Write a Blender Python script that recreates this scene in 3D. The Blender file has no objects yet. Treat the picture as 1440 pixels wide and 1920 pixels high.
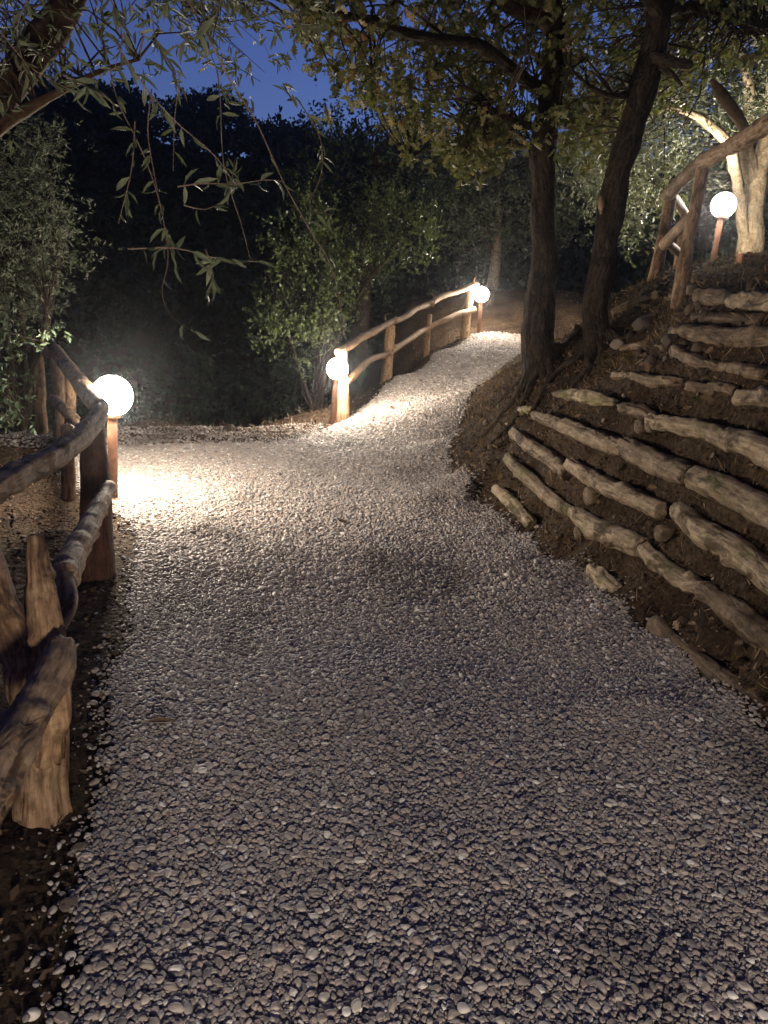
import bpy, math, random
import numpy as np
from mathutils import Vector, Matrix

random.seed(7)
RNG = np.random.default_rng(7)
scene = bpy.context.scene
COL = scene.collection

# ------------------------------------------------------------------ camera
F, PITCH, ROLL = 1445.0, math.radians(14.0), math.radians(4.5)
cam_data = bpy.data.cameras.new('camera')
cam_data.sensor_fit = 'VERTICAL'
cam_data.sensor_height = 36.0
cam_data.lens = 36.0 * F / 1920.0
cam_data.clip_start = 0.05
cam_data.clip_end = 2000.0
cam = bpy.data.objects.new('camera', cam_data)
COL.objects.link(cam)
EYE = np.array([0.0, 0.0, 1.5])
cam.matrix_world = (Matrix.Translation(Vector(EYE)) @ Matrix.Rotation(math.pi / 2 - PITCH, 4, 'X')
                    @ Matrix.Rotation(ROLL, 4, 'Z'))
scene.camera = cam

# ------------------------------------------------------------------ sky, exposure
world = bpy.data.worlds.new('World')
scene.world = world
world.use_nodes = True
wn = world.node_tree
wn.nodes.clear()
sky = wn.nodes.new('ShaderNodeTexSky')
sky.sky_type = 'NISHITA'
sky.sun_disc = False
sky.sun_elevation = math.radians(-3.0)
sky.sun_rotation = math.radians(25)
sky.ozone_density = 3.2
bg = wn.nodes.new('ShaderNodeBackground')
bg.inputs['Strength'].default_value = 0.60
wo = wn.nodes.new('ShaderNodeOutputWorld')
wn.links.new(sky.outputs[0], bg.inputs[0])
wn.links.new(bg.outputs[0], wo.inputs[0])
scene.view_settings.view_transform = 'Standard'
scene.view_settings.look = 'None'
scene.view_settings.exposure = 1.85
scene.view_settings.gamma = 1.0
scene.view_settings.use_curve_mapping = False
HAZE = 0.0008
GLOBE = 130.0          # emission of the lamp globes
scene.render.engine = 'CYCLES'
try:
    scene.cycles.max_bounces = 5
    scene.cycles.diffuse_bounces = 3
    scene.cycles.glossy_bounces = 2
    scene.cycles.transmission_bounces = 2
    scene.cycles.sample_clamp_indirect = 4.0
    scene.cycles.use_light_tree = True
    scene.cycles.caustics_reflective = False
    scene.cycles.caustics_refractive = False
except Exception:
    pass

# ------------------------------------------------------------------ helpers
def ray(px, py):
    u = (px - 720.0) / F
    v = -(py - 960.0) / F
    c, s = math.cos(ROLL), math.sin(ROLL)
    a, b = u * c - v * s, u * s + v * c
    return np.array([a, math.cos(PITCH) + b * math.sin(PITCH), -math.sin(PITCH) + b * math.cos(PITCH)])

def at(px, py, D):
    return EYE + ray(px, py) * D

def onz(px, py, z):
    r = ray(px, py)
    return EYE + r * ((z - 1.5) / r[2])

def vnoise(p, freq, seed=0):
    """smooth value noise, p (n,3) -> (n,) in -1..1"""
    q = np.asarray(p, float) * freq + seed * 17.31
    i = np.floor(q).astype(np.int64)
    f = q - i
    f = f * f * (3 - 2 * f)
    def h(a, b, c):
        n = (a * 374761393 + b * 668265263 + c * 2147483647 + seed * 1274126177) & 0xffffffff
        n = ((n ^ (n >> 13)) * 1274126177) & 0xffffffff
        return ((n ^ (n >> 16)) & 0xffff) / 32767.5 - 1.0
    r = 0
    for dx in (0, 1):
        for dy in (0, 1):
            for dz in (0, 1):
                w = (f[:, 0] if dx else 1 - f[:, 0]) * (f[:, 1] if dy else 1 - f[:, 1]) * (f[:, 2] if dz else 1 - f[:, 2])
                r = r + w * h(i[:, 0] + dx, i[:, 1] + dy, i[:, 2] + dz)
    return r

def fbm(p, freq, seed=0, octs=3):
    r, a = 0, 1.0
    for o in range(octs):
        r = r + a * vnoise(p, freq * 2 ** o, seed + o * 7)
        a *= 0.5
    return r / 1.75

def mesh_np(name, V, faces, mat, smooth=True, attrs=None, vecs=None):
    """faces: (m,k) array, or list of lists"""
    me = bpy.data.meshes.new(name)
    V = np.asarray(V, dtype=np.float32)
    if isinstance(faces, np.ndarray):
        m, k = faces.shape
        me.vertices.add(len(V))
        me.vertices.foreach_set('co', V.ravel())
        me.loops.add(m * k)
        me.loops.foreach_set('vertex_index', faces.astype(np.int32).ravel())
        me.polygons.add(m)
        me.polygons.foreach_set('loop_start', np.arange(0, m * k, k, dtype=np.int32))
        me.update(calc_edges=True)
    else:
        me.from_pydata(V.tolist(), [], faces)
        me.update()
    if smooth:
        me.polygons.foreach_set('use_smooth', np.ones(len(me.polygons), dtype=bool))
    for k_, a in (attrs or {}).items():
        at_ = me.attributes.new(k_, 'FLOAT', 'POINT')
        at_.data.foreach_set('value', np.asarray(a, dtype=np.float32))
    for k_, a in (vecs or {}).items():
        at_ = me.attributes.new(k_, 'FLOAT_VECTOR', 'POINT')
        at_.data.foreach_set('vector', np.asarray(a, dtype=np.float32).ravel())
    if mat:
        me.materials.append(mat)
    return me

def link(name, me, parent=None, loc=None, **props):
    o = bpy.data.objects.new(name, me)
    COL.objects.link(o)
    if parent is not None:
        o.parent = parent
        if me is not None and 'local' not in props:
            o.location = -Vector(parent.location) if loc is None else loc
    elif loc is not None:
        o.location = loc
    for k, v in props.items():
        if k != 'local':
            o[k] = v
    return o

def thing(name, label, cat, base, group=None):
    o = bpy.data.objects.new(name, None)
    COL.objects.link(o)
    o.location = Vector(base)
    o.empty_display_size = 0.2
    o['label'] = label
    o['category'] = cat
    if group:
        o['group'] = group
    return o

def spline(P, n):
    P = np.asarray(P, float)
    if len(P) == 2:
        t = np.linspace(0, 1, n)[:, None]
        return P[0] * (1 - t) + P[1] * t
    Q = np.vstack([2 * P[0] - P[1], P, 2 * P[-1] - P[-2]])
    seg = np.linalg.norm(np.diff(P[:, :3], axis=0), axis=1)
    s = np.concatenate([[0], np.cumsum(seg)])
    t = np.linspace(0, s[-1], n)
    out = []
    for v in t:
        k = min(np.searchsorted(s, v, 'right') - 1, len(P) - 2)
        k = max(k, 0)
        f = (v - s[k]) / max(seg[k], 1e-9)
        a, b, c, d = Q[k], Q[k + 1], Q[k + 2], Q[k + 3]
        out.append(0.5 * ((2 * b) + (-a + c) * f + (2 * a - 5 * b + 4 * c - d) * f ** 2 + (-a + 3 * b - 3 * c + d) * f ** 3))
    return np.array(out)

def tube_data(P, r, sides=10, step=None, bump=0.0, bfreq=6.0, wob=0.0, seed=0, oval=0.0, knots=0, dome=0.5, ridge=0.0):
    """P (n,3) control points, r radius list; bumpy tapered tube with rounded ends"""
    P = np.asarray(P, float)
    r = np.broadcast_to(np.asarray(r, float), (len(P),))
    L = np.linalg.norm(np.diff(P, axis=0), axis=1).sum()
    step = step or max(r.mean() * 0.8, 0.01)
    n = max(3, int(L / step) + 1)
    S = spline(np.column_stack([P, r]), n)
    C, rr = S[:, :3], np.maximum(S[:, 3], 0.0005)
    if wob:
        base = C.copy()
        for k in range(3):
            C[:, k] += wob * vnoise(base * [1, 1, 1] + k * 9.7, 2.2, seed + 3)
    T = np.gradient(C, axis=0)
    T /= np.linalg.norm(T, axis=1)[:, None] + 1e-12
    ref = np.array([0, 0, 1.0]) if abs(T[0][2]) < 0.8 else np.array([1.0, 0, 0])
    N = []
    v = np.cross(T[0], ref); v /= np.linalg.norm(v)
    for t in T:
        v = v - t * v.dot(t); v /= np.linalg.norm(v)
        N.append(v)
    N = np.array(N); B = np.cross(T, N)
    ang = np.linspace(0, 2 * math.pi, sides, endpoint=False)
    ring = N[:, None, :] * np.cos(ang)[None, :, None] * (1 + oval) + B[:, None, :] * np.sin(ang)[None, :, None]
    flat = (C[:, None, :] + ring * rr[:, None, None]).reshape(-1, 3)
    disp = np.zeros(len(flat))
    if bump:
        disp += bump * fbm(flat, bfreq, seed)
    if ridge:
        disp += ridge * vnoise(np.column_stack([np.cos(np.tile(ang, n)) * 3, np.sin(np.tile(ang, n)) * 3, np.repeat(np.linspace(0, L, n), sides) * 1.2]), 1.6, seed + 5)
    rs = np.random.default_rng(seed + 11)
    along = np.repeat(np.linspace(0, L, n), sides)
    aa = np.tile(ang, n)
    for _ in range(knots):
        kl, ka, kr = rs.uniform(0.05, 0.95) * L, rs.uniform(0, 2 * math.pi), rs.uniform(0.5, 1.0) * rr.mean()
        d = ((along - kl) / kr) ** 2 + (np.angle(np.exp(1j * (aa - ka))) * rr.mean() / kr) ** 2 * 1.4
        disp += 0.35 * rr.mean() * np.exp(-d * 2)
    rad = np.repeat(rr, sides)
    rdir = ring.reshape(-1, 3)
    V = flat + rdir * (disp * np.minimum(1, rad / max(rr.mean(), 1e-6)))[:, None]
    e0 = C[0] - T[0] * rr[0] * dome
    e1 = C[-1] + T[-1] * rr[-1] * dome
    # inset rings at the ends for rounded caps
    r0 = C[0] - T[0] * rr[0] * dome * 0.7 + ring[0] * rr[0] * 0.62
    r1 = C[-1] + T[-1] * rr[-1] * dome * 0.7 + ring[-1] * rr[-1] * 0.62
    V = np.vstack([V, r0, r1, e0[None], e1[None]])
    idx = np.arange(n * sides).reshape(n, sides)
    nx = np.roll(idx, -1, axis=1)
    quads = np.stack([idx[:-1], nx[:-1], nx[1:], idx[1:]], -1).reshape(-1, 4)
    F_ = quads.tolist()
    b0 = n * sides; b1 = b0 + sides; c0 = b1 + sides; c1 = c0 + 1
    for k in range(sides):
        k2 = (k + 1) % sides
        F_.append([b0 + k, b0 + k2, k2, k]); F_.append([c0, b0 + k2, b0 + k])
        F_.append([idx[-1, k], idx[-1, k2], b1 + k2, b1 + k]); F_.append([c1, b1 + k, b1 + k2])
    tc = np.column_stack([np.cos(aa) * rad, np.sin(aa) * rad, along])
    tc = np.vstack([tc, np.column_stack([np.cos(ang) * rr[0] * .6, np.sin(ang) * rr[0] * .6, np.zeros(sides) - .02]),
                    np.column_stack([np.cos(ang) * rr[-1] * .6, np.sin(ang) * rr[-1] * .6, np.zeros(sides) + L + .02]), [[0, 0, -.03], [0, 0, L + .03]]])
    return V, F_, tc + seed * 3.7

def join(parts):
    V, F_, T, o = [], [], [], 0
    for v, f, t in parts:
        V.append(v); T.append(t)
        F_ += [[i + o for i in q] for q in f]
        o += len(v)
    return np.vstack(V), F_, np.vstack(T)

def tube(name, mat, P, r, parent=None, **kw):
    props = {k: kw.pop(k) for k in ('label', 'category', 'group', 'kind') if k in kw}
    V, F_, tc = tube_data(P, r, **kw)
    me = mesh_np(name, V, F_, mat, vecs={'tc': tc})
    return link(name, me, parent, **props)

def pxs(pts):
    return [at(*p[:3]) for p in pts]

# ------------------------------------------------------------------ materials
def nodemat(name, rough=0.8, spec=0.3):
    m = bpy.data.materials.new(name)
    m.use_nodes = True
    nt = m.node_tree
    b = nt.nodes['Principled BSDF']
    b.inputs['Roughness'].default_value = rough
    b.inputs['Specular IOR Level'].default_value = spec
    return m, nt, b

def N(nt, t, **kw):
    n = nt.nodes.new(t)
    for k, v in kw.items():
        if k in n.inputs:
            n.inputs[k].default_value = v
        else:
            setattr(n, k, v)
    return n

def ramp(nt, fac, stops):
    r = nt.nodes.new('ShaderNodeValToRGB')
    e = r.color_ramp.elements
    while len(e) < len(stops):
        e.new(0.5)
    for el, (p, c) in zip(e, stops):
        el.position = p
        el.color = (*c, 1) if len(c) == 3 else c
    nt.links.new(fac, r.inputs[0])
    return r.outputs[0]

def bumpn(nt, h, b, strength, dist):
    n = nt.nodes.new('ShaderNodeBump')
    n.inputs['Strength'].default_value = strength
    n.inputs['Distance'].default_value = dist
    nt.links.new(h, n.inputs['Height'])
    nt.links.new(n.outputs[0], b.inputs['Normal'])

def mixc(nt, fac, a, b, mode='MIX'):
    n = nt.nodes.new('ShaderNodeMix')
    n.data_type = 'RGBA'
    n.blend_type = mode
    for s, v in ((0, fac), (6, a), (7, b)):
        if hasattr(v, 'links'):
            nt.links.new(v, n.inputs[s])
        else:
            n.inputs[s].default_value = v if s == 0 else ((*v, 1))
    return n.outputs[2]

def wood(name, light, mid, dark, patch, patch_lo=0.5, patch_hi=0.62, grain=70.0, bdist=0.006, bstr=0.7, moss=None, rough=0.75, stretch=0.09):
    m, nt, b = nodemat(name, rough, 0.25)
    a = N(nt, 'ShaderNodeAttribute', attribute_name='tc')
    mp = N(nt, 'ShaderNodeMapping')
    mp.inputs['Scale'].default_value = (1, 1, stretch)
    nt.links.new(a.outputs['Vector'], mp.inputs[0])
    g = N(nt, 'ShaderNodeTexNoise', Scale=grain, Detail=5.0, Roughness=0.6)
    nt.links.new(mp.outputs[0], g.inputs[0])
    col = ramp(nt, g.outputs[0], [(0.3, dark), (0.5, mid), (0.7, light)])
    mp2 = N(nt, 'ShaderNodeMapping')
    mp2.inputs['Scale'].default_value = (1, 1, 0.45)
    nt.links.new(a.outputs['Vector'], mp2.inputs[0])
    p = N(nt, 'ShaderNodeTexNoise', Scale=9.0, Detail=4.0, Roughness=0.65, Distortion=0.6)
    nt.links.new(mp2.outputs[0], p.inputs[0])
    pf = ramp(nt, p.outputs[0], [(patch_lo, (0, 0, 0)), (patch_hi, (1, 1, 1))])
    col = mixc(nt, pf, col, patch)
    if moss:
        p2 = N(nt, 'ShaderNodeTexNoise', Scale=4.0, Detail=6.0)
        nt.links.new(a.outputs['Vector'], p2.inputs[0])
        mf = ramp(nt, p2.outputs[0], [(0.52, (0, 0, 0)), (0.7, (.8, .8, .8))])
        col = mixc(nt, mf, col, moss)
    oi = N(nt, 'ShaderNodeObjectInfo')
    col = mixc(nt, 1.0, col, ramp(nt, oi.outputs['Random'], [(0, (.62, .58, .55)), (.4, (.85, .82, .78)), (1, (1.15, 1.12, 1.05))]), 'MULTIPLY')
    st = N(nt, 'ShaderNodeTexNoise', Scale=26.0, Detail=6.0, Roughness=0.75)
    nt.links.new(a.outputs['Vector'], st.inputs[0])
    col = mixc(nt, 1.0, col, ramp(nt, st.outputs[0], [(.33, (.45, .42, .4)), (.55, (1, 1, 1))]), 'MULTIPLY')
    nt.links.new(col, b.inputs['Base Color'])
    ad = N(nt, 'ShaderNodeMath', operation='MULTIPLY_ADD')
    nt.links.new(pf, ad.inputs[0]); ad.inputs[1].default_value = 0.8
    nt.links.new(g.outputs[0], ad.inputs[2])
    bumpn(nt, ad.outputs[0], b, bstr, bdist)
    return m

M = {}
M['rail'] = wood('peeled_rail_wood', (.56, .43, .30), (.40, .285, .19), (.19, .12, .075), (.13, .075, .045), 0.54, 0.62, stretch=.14)
M['post'] = wood('peeled_post_wood', (.48, .34, .22), (.30, .19, .115), (.12, .07, .042), (.10, .06, .038), 0.51, 0.62, stretch=0.11)
M['post_red'] = wood('stained_post_wood', (.17, .075, .045), (.10, .042, .028), (.05, .022, .016), (.13, .08, .05), 0.55, 0.7, stretch=0.11)
M['fence_pale'] = wood('pale_fence_wood', (.44, .33, .22), (.33, .22, .13), (.18, .10, .06), (.16, .09, .05), 0.56, 0.68)
M['log'] = wood('weathered_log_wood', (.50, .41, .30), (.36, .285, .20), (.17, .12, .08), (.08, .055, .035), 0.5, 0.62, grain=45, bdist=0.01, moss=(.16, .16, .06), stretch=0.15)
M['log_dark'] = wood('soil_stained_log_wood', (.26, .20, .14), (.17, .12, .08), (.07, .05, .034), (.05, .036, .024), 0.5, 0.66, grain=45, bdist=0.012, stretch=0.15)
M['bark'] = wood('rough_oak_bark', (.085, .062, .046), (.045, .032, .024), (.018, .013, .010), (.025, .019, .015), 0.5, 0.6, grain=34, bdist=0.03, bstr=1.0, rough=0.95, stretch=0.35)
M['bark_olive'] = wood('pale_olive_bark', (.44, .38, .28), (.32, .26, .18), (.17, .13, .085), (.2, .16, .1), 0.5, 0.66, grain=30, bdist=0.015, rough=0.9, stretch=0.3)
M['bark_brown'] = wood('brown_branch_bark', (.13, .085, .055), (.08, .048, .03), (.035, .02, .014), (.15, .11, .075), 0.56, 0.7, grain=30, bdist=0.015, rough=0.9, stretch=0.3)
M['twig'] = wood('thin_twig_bark', (.32, .24, .19), (.22, .15, .12), (.14, .09, .07), (.3, .25, .2), 0.5, 0.6, grain=60, bdist=0.002, bstr=0.2)

def leafmat(name, stops, rough=0.5, trans=0.35):
    m, nt, b = nodemat(name, rough, 0.35)
    a = N(nt, 'ShaderNodeAttribute', attribute_name='rnd')
    col = ramp(nt, a.outputs['Fac'], stops)
    nt.links.new(col, b.inputs['Base Color'])
    tr = N(nt, 'ShaderNodeBsdfTranslucent')
    nt.links.new(mixc(nt, 0.5, col, (.16, .2, .03)), tr.inputs[0])
    mx = N(nt, 'ShaderNodeMixShader', Fac=trans)
    out = nt.nodes['Material Output']
    nt.links.new(b.outputs[0], mx.inputs[1]); nt.links.new(tr.outputs[0], mx.inputs[2])
    nt.links.new(mx.outputs[0], out.inputs[0])
    return m
M['oak_leaf'] = leafmat('oak_leaves', [(0, (.045, .052, .026)), (.45, (.10, .098, .045)), (.8, (.165, .14, .06)), (.93, (.22, .14, .055)), (1, (.19, .07, .03))])
M['olive_leaf'] = leafmat('olive_leaves', [(0, (.06, .07, .045)), (.5, (.105, .12, .08)), (.9, (.17, .18, .13)), (1, (.27, .27, .21))], 0.55, 0.2)
M['bush_leaf'] = leafmat('green_shrub_leaves', [(0, (.03, .045, .018)), (.6, (.075, .10, .035)), (1, (.15, .17, .07))], 0.35, 0.3)
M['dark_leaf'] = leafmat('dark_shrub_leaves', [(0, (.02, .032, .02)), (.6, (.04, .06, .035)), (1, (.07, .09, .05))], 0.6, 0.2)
M['dry_leaf'] = leafmat('dry_brown_leaves', [(0, (.09, .05, .028)), (.6, (.17, .10, .05)), (1, (.3, .2, .11))], 0.7, 0.1)
M['litter'] = leafmat('leaf_litter', [(0, (.03, .019, .013)), (.7, (.085, .05, .03)), (.95, (.17, .11, .065)), (1, (.3, .24, .17))], 0.85, 0.0)

def rockmat(name, stops, rough=0.75, scale=40, inst=False, bstr=.4):
    m, nt, b = nodemat(name, rough, 0.35)
    oi = N(nt, 'ShaderNodeObjectInfo')
    g = N(nt, 'ShaderNodeTexCoord')
    n = N(nt, 'ShaderNodeTexNoise', Scale=scale, Detail=3.0)
    nt.links.new(g.outputs['Object'], n.inputs[0])
    c = ramp(nt, oi.outputs['Random'], stops)
    v = ramp(nt, n.outputs[0], [(.3, (.62, .62, .62)), (.7, (1.15, 1.15, 1.15))])
    c = mixc(nt, 1.0, c, v, 'MULTIPLY')
    nt.links.new(c, b.inputs['Base Color'])
    if bstr:
        bumpn(nt, n.outputs[0], b, bstr, 0.004)
    return m
M['pebble'] = rockmat('gravel_stone', [(0, (.19, .18, .18)), (.2, (.37, .315, .27)), (.42, (.46, .385, .33)), (.55, (.28, .27, .28)),
                                      (.72, (.49, .43, .375)), (.85, (.40, .31, .28)), (.95, (.58, .53, .47)), (1, (.78, .75, .70))], 0.6, 60, bstr=0)
_nt = M['pebble'].node_tree                       # trodden-in dirt and painted overhead shadow: some gravel patches are coloured darker
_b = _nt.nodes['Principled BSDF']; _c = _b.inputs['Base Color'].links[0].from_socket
_a = N(_nt, 'ShaderNodeAttribute', attribute_name='dirt_shade', attribute_type='INSTANCER')
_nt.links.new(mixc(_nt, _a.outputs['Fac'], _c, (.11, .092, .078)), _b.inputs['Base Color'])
M['stone'] = rockmat('dull_stone', [(0, (.09, .07, .055)), (.5, (.17, .13, .10)), (.9, (.24, .2, .16)), (1, (.3, .28, .26))], 0.85, 14, bstr=.8)
M['clod'] = rockmat('earth_clod', [(0, (.05, .034, .024)), (.6, (.09, .06, .042)), (1, (.13, .095, .07))], 0.95, 18, bstr=1.0)

def soilmat():
    m, nt, b = nodemat('brown_soil', 0.95, 0.15)
    g = N(nt, 'ShaderNodeNewGeometry')
    n1 = N(nt, 'ShaderNodeTexNoise', Scale=2.3, Detail=6.0)
    n2 = N(nt, 'ShaderNodeTexNoise', Scale=38.0, Detail=6.0, Roughness=0.7)
    n3 = N(nt, 'ShaderNodeTexVoronoi', Scale=26.0)
    for n in (n1, n2, n3):
        nt.links.new(g.outputs['Position'], n.inputs['Vector'])
    c1 = ramp(nt, n1.outputs[0], [(.35, (.035, .023, .016)), (.6, (.08, .055, .036)), (.75, (.07, .06, .032))])
    c2 = ramp(nt, n2.outputs[0], [(.35, (.45, .45, .45)), (.65, (1.5, 1.4, 1.3))])
    nt.links.new(mixc(nt, 1.0, c1, c2, 'MULTIPLY'), b.inputs['Base Color'])
    ad = N(nt, 'ShaderNodeMath', operation='ADD')
    nt.links.new(n2.outputs[0], ad.inputs[0]); nt.links.new(n3.outputs[0], ad.inputs[1])
    bumpn(nt, ad.outputs[0], b, 1.0, 0.03)
    return m
M['soil'] = soilmat()

def pathmat():
    m, nt, b = nodemat('gravel_bed', 0.9, 0.2)
    g = N(nt, 'ShaderNodeNewGeometry')
    v = N(nt, 'ShaderNodeTexVoronoi', Scale=65.0)
    nt.links.new(g.outputs['Position'], v.inputs['Vector'])
    c = ramp(nt, v.outputs['Color'], [(0, (.18, .16, .15)), (.5, (.28, .245, .22)), (1, (.36, .32, .29))])
    nt.links.new(c, b.inputs['Base Color'])
    iv = N(nt, 'ShaderNodeMath', operation='MULTIPLY'); iv.inputs[1].default_value = -1.0
    nt.links.new(v.outputs['Distance'], iv.inputs[0])
    bumpn(nt, iv.outputs[0], b, 1.0, 0.01)
    return m
M['path'] = pathmat()

def plain(name, col, rough, metal=0.0):
    m, nt, b = nodemat(name, rough, 0.4)
    g = N(nt, 'ShaderNodeTexCoord')
    n = N(nt, 'ShaderNodeTexNoise', Scale=22.0, Detail=5.0)
    nt.links.new(g.outputs['Object'], n.inputs[0])
    c = ramp(nt, n.outputs[0], [(.3, tuple(x * .55 for x in col)), (.7, tuple(x * 1.2 for x in col))])
    nt.links.new(c, b.inputs['Base Color'])
    b.inputs['Metallic'].default_value = metal
    bumpn(nt, n.outputs[0], b, 0.3, 0.002)
    return m
M['mast'] = plain('rust_brown_painted_post', (.16, .075, .045), 0.5, 0.1)
M['brick'] = plain('terracotta_brick', (.5, .22, .13), 0.85)
M['hole'] = plain('dark_brick_hollow', (.08, .04, .03), 0.95)
def emis(name, col, s):
    m = bpy.data.materials.new(name); m.use_nodes = True
    nt = m.node_tree; nt.nodes.clear()
    e = N(nt, 'ShaderNodeEmission'); e.inputs[0].default_value = (*col, 1); e.inputs[1].default_value = s
    o = N(nt, 'ShaderNodeOutputMaterial'); nt.links.new(e.outputs[0], o.inputs[0])
    return m
M['globe'] = emis('lit_opal_globe', (1.0, .88, .72), GLOBE)

# ------------------------------------------------------------------ terrain
CP = []
def cp(*a):
    CP.extend(a)
def w(x, y, z): CP.append(np.array([x, y, z], float))
# path floor
for p in [(-.5, 1, 0), (.5, 1, 0), (1.5, 1, 0), (-.6, -2, 0), (1.5, -2, 0), (0, 3, 0), (-1, 2.6, 0), (1.2, 3, 0), (-1.4, 4.5, 0), (0, 5, 0), (1.1, 4.8, 0),
          (-2.1, 6, 0), (-1, 7, 0), (.3, 6.5, .0), (-3, 7.6, 0), (-1.5, 8.6, 0), (-.3, 8.4, 0), (.5, 7.9, 0.02), (-5, 8.6, -.15), (0.2, 9.4, .05)]:
    w(*p)
cp(at(622, 797, 10.9), at(645, 787, 11), at(727, 708, 13), at(800, 662, 14.5), at(872, 628, 15.8), at(898, 626, 15.9), at(985, 640, 16), at(985, 662, 14.2),
   at(940, 690, 12.6), at(900, 730, 11.5), at(868, 820, 9.4), at(760, 770, 10.9), at(830, 700, 12.9))
w(3.4, 16.5, 1.3); w(4.3, 16.4, 1.75); w(7, 16.5, 1.9); w(4.3, 14.6, 1.6)
# left of the path, beyond the crest
for p in [(-1.6, 2, 0), (-2.5, 3, -.03), (-2.6, 5, -.03), (-4, 7, -.1), (-3.2, 10.4, -.08), (-1.9, 10.3, -.1), (-1.5, 12.3, -.1), (-2.6, 1, -.05), (-6, 3, -.3), (-10, 6, -1.5),
          (-7, 10, -.8), (-3.5, 12.5, -1.2), (-1.8, 14, -1.3), (-.9, 15, -1.0), (-.4, 17, -.2), (-4, 18, -3.5), (-8, 15, -3), (-12, 18, -4), (-2, 20, -3), (2, 24, -1), (-12, 24, -4.5)]:
    w(*p)
# slope behind the third lamp
cp(at(840, 570, 18), at(900, 545, 19.5), at(1000, 560, 18.5), at(1090, 580, 16.5), at(760, 560, 19))
w(3, 22, 2.2); w(7, 20, 2.6); w(6, 26, 2.2)
# bank nose
cp(onz(850, 890, 0.03), at(900, 790, 8.5), at(960, 700, 8.7), at(1010, 690, 7.7), at(1115, 670, 7.3), at(985, 668, 10), onz(880, 905, .15) )
w(2.2, 10, 1.35); w(3, 12, 1.5); w(1.75, 9.6, 1.1)
# log wall
EDGE_Y = [-4, -1.5, 1, 2.9, 3.75, 4.73, 5.4, 6.32, 6.95, 7.7, 8.4]
EDGE_X = [1.95, 1.93, 1.82, 1.66, 1.52, 1.30, 1.15, .94, .78, .64, .68]
BATTER = .42
def xe(y): return float(np.interp(y, EDGE_Y, EDGE_X))
def onwall(px, py, off=0.0):
    """where the sight line meets the battered face of the retaining wall"""
    r = ray(px, py); t = 1.5
    while t < 12:
        q = EYE + r * t
        if q[0] >= xe(q[1]) + .05 + off + BATTER * max(q[2], 0): return q
        t += .004
    return q
for y in (-3, -1, 1, 2, 2.7, 3.3, 3.9, 4.5, 5.1, 5.7, 6.3, 6.7):
    w(xe(y) - .07, y, 0); w(xe(y) - .3, y, 0)
    for z in (.1, .3, .5, .7, .9, 1.05):
        if y > 6 and z > .7: continue
        w(xe(y) + .07 + BATTER * z, y, z)
for p in [(2.35, 1, 1.15), (2.4, -1.5, 1.15), (2.9, 1, 1.7), (2.9, -2, 1.7), (4, 0, 2.0), (1.0, 7.0, .35)]:
    w(*p)
cp(at(1250, 650, 6.2), at(1440, 640, 4.6), at(1280, 560, 6), at(1440, 570, 4.9), at(1440, 492, 6), at(1440, 745, 4.2), at(1150, 700, 6.8), at(1275, 548, 6.2),
   at(1228, 517, 8), at(1290, 507, 8.4), at(1333, 507, 10), at(1150, 560, 8.5), at(1200, 620, 6.8), at(1440, 492, 9))
w(6, 6, 2.3); w(9, 10, 2.8); w(6, 12, 2.7); w(9, 16, 2.6); w(6, 2, 2.2); w(5, 14, 2.3)
# far country
for x in (-60, -40, -20, 0, 20, 40, 70):
    lift = 1.0 + max(0, -x) * 0.006
    w(x, 34, -3.0 if x < 10 else 0); w(x, 48, 2.5 * lift); w(x, 70, 12.0 * lift); w(x, 90, 15 * lift); w(x, 150, 15)
    w(x, -30, 0)
for x, z in ((-40, -4), (-22, -4), (22, 3.5), (45, 5)):
    w(x, 0, z); w(x, 15, z); w(x, -15, z)
CP = np.array(CP)
cx = CP[:, :2]
Dm = np.linalg.norm(cx[:, None] - cx[None], axis=2)
Am = np.block([[Dm + np.eye(len(CP)) * 1e-3, np.ones((len(CP), 1))], [np.ones((1, len(CP))), np.zeros((1, 1))]])
coef = np.linalg.solve(Am, np.concatenate([CP[:, 2], [0]]))

POLY = np.array([(-2.0, -4), (-1.2, -1.6), (-.62, 0.1), (-.62, 1.3), (-.72, 1.75), (-.88, 2.35), (-1.17, 3.4), (-1.46, 4.3), (-1.74, 5.1), (-2.25, 5.75), (-2.8, 6.6), (-3.2, 7.3), (-3.15, 7.8), (-2.7, 7.95), (-2.0, 8.45), (-1.43, 8.95),
                 (-1.05, 9.9), (-.78, 10.85), (-.5, 11.35), (.0, 13.0), (.72, 14.6), (1.45, 16.0), (1.9, 16.6), (2.65, 16.75), (2.95, 16.6), (2.95, 15.9), (2.75, 15.2),
                 (2.9, 14.8), (2.2, 13.9), (1.75, 12.9), (1.3, 11.6), (1.05, 10.4), (.86, 9.4), (.66, 8.3), (.62, 7.7), (.75, 6.95), (.90, 6.3), (1.11, 5.4), (1.26, 4.73), (1.47, 3.75), (1.6, 2.95),
                 (1.78, 1), (1.5, .2), (.75, -.75), (.2, -1.6), (.0, -2.8), (.0, -4)])
def poly_sd(xy):
    """signed distance to the path outline, positive inside"""
    inside = np.zeros(len(xy), bool)
    d = np.full(len(xy), 1e9)
    n = len(POLY)
    for i in range(n):
        a, b = POLY[i], POLY[(i + 1) % n]
        ab = b - a
        t = np.clip(((xy - a) @ ab) / (ab @ ab), 0, 1)
        d = np.minimum(d, np.linalg.norm(xy - a - t[:, None] * ab, axis=1))
        c = ((a[1] > xy[:, 1]) != (b[1] > xy[:, 1]))
        xi = (b[0] - a[0]) * (xy[:, 1] - a[1]) / (b[1] - a[1] + 1e-12) + a[0]
        inside ^= c & (xy[:, 0] < xi)
    return np.where(inside, d, -d)

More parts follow.
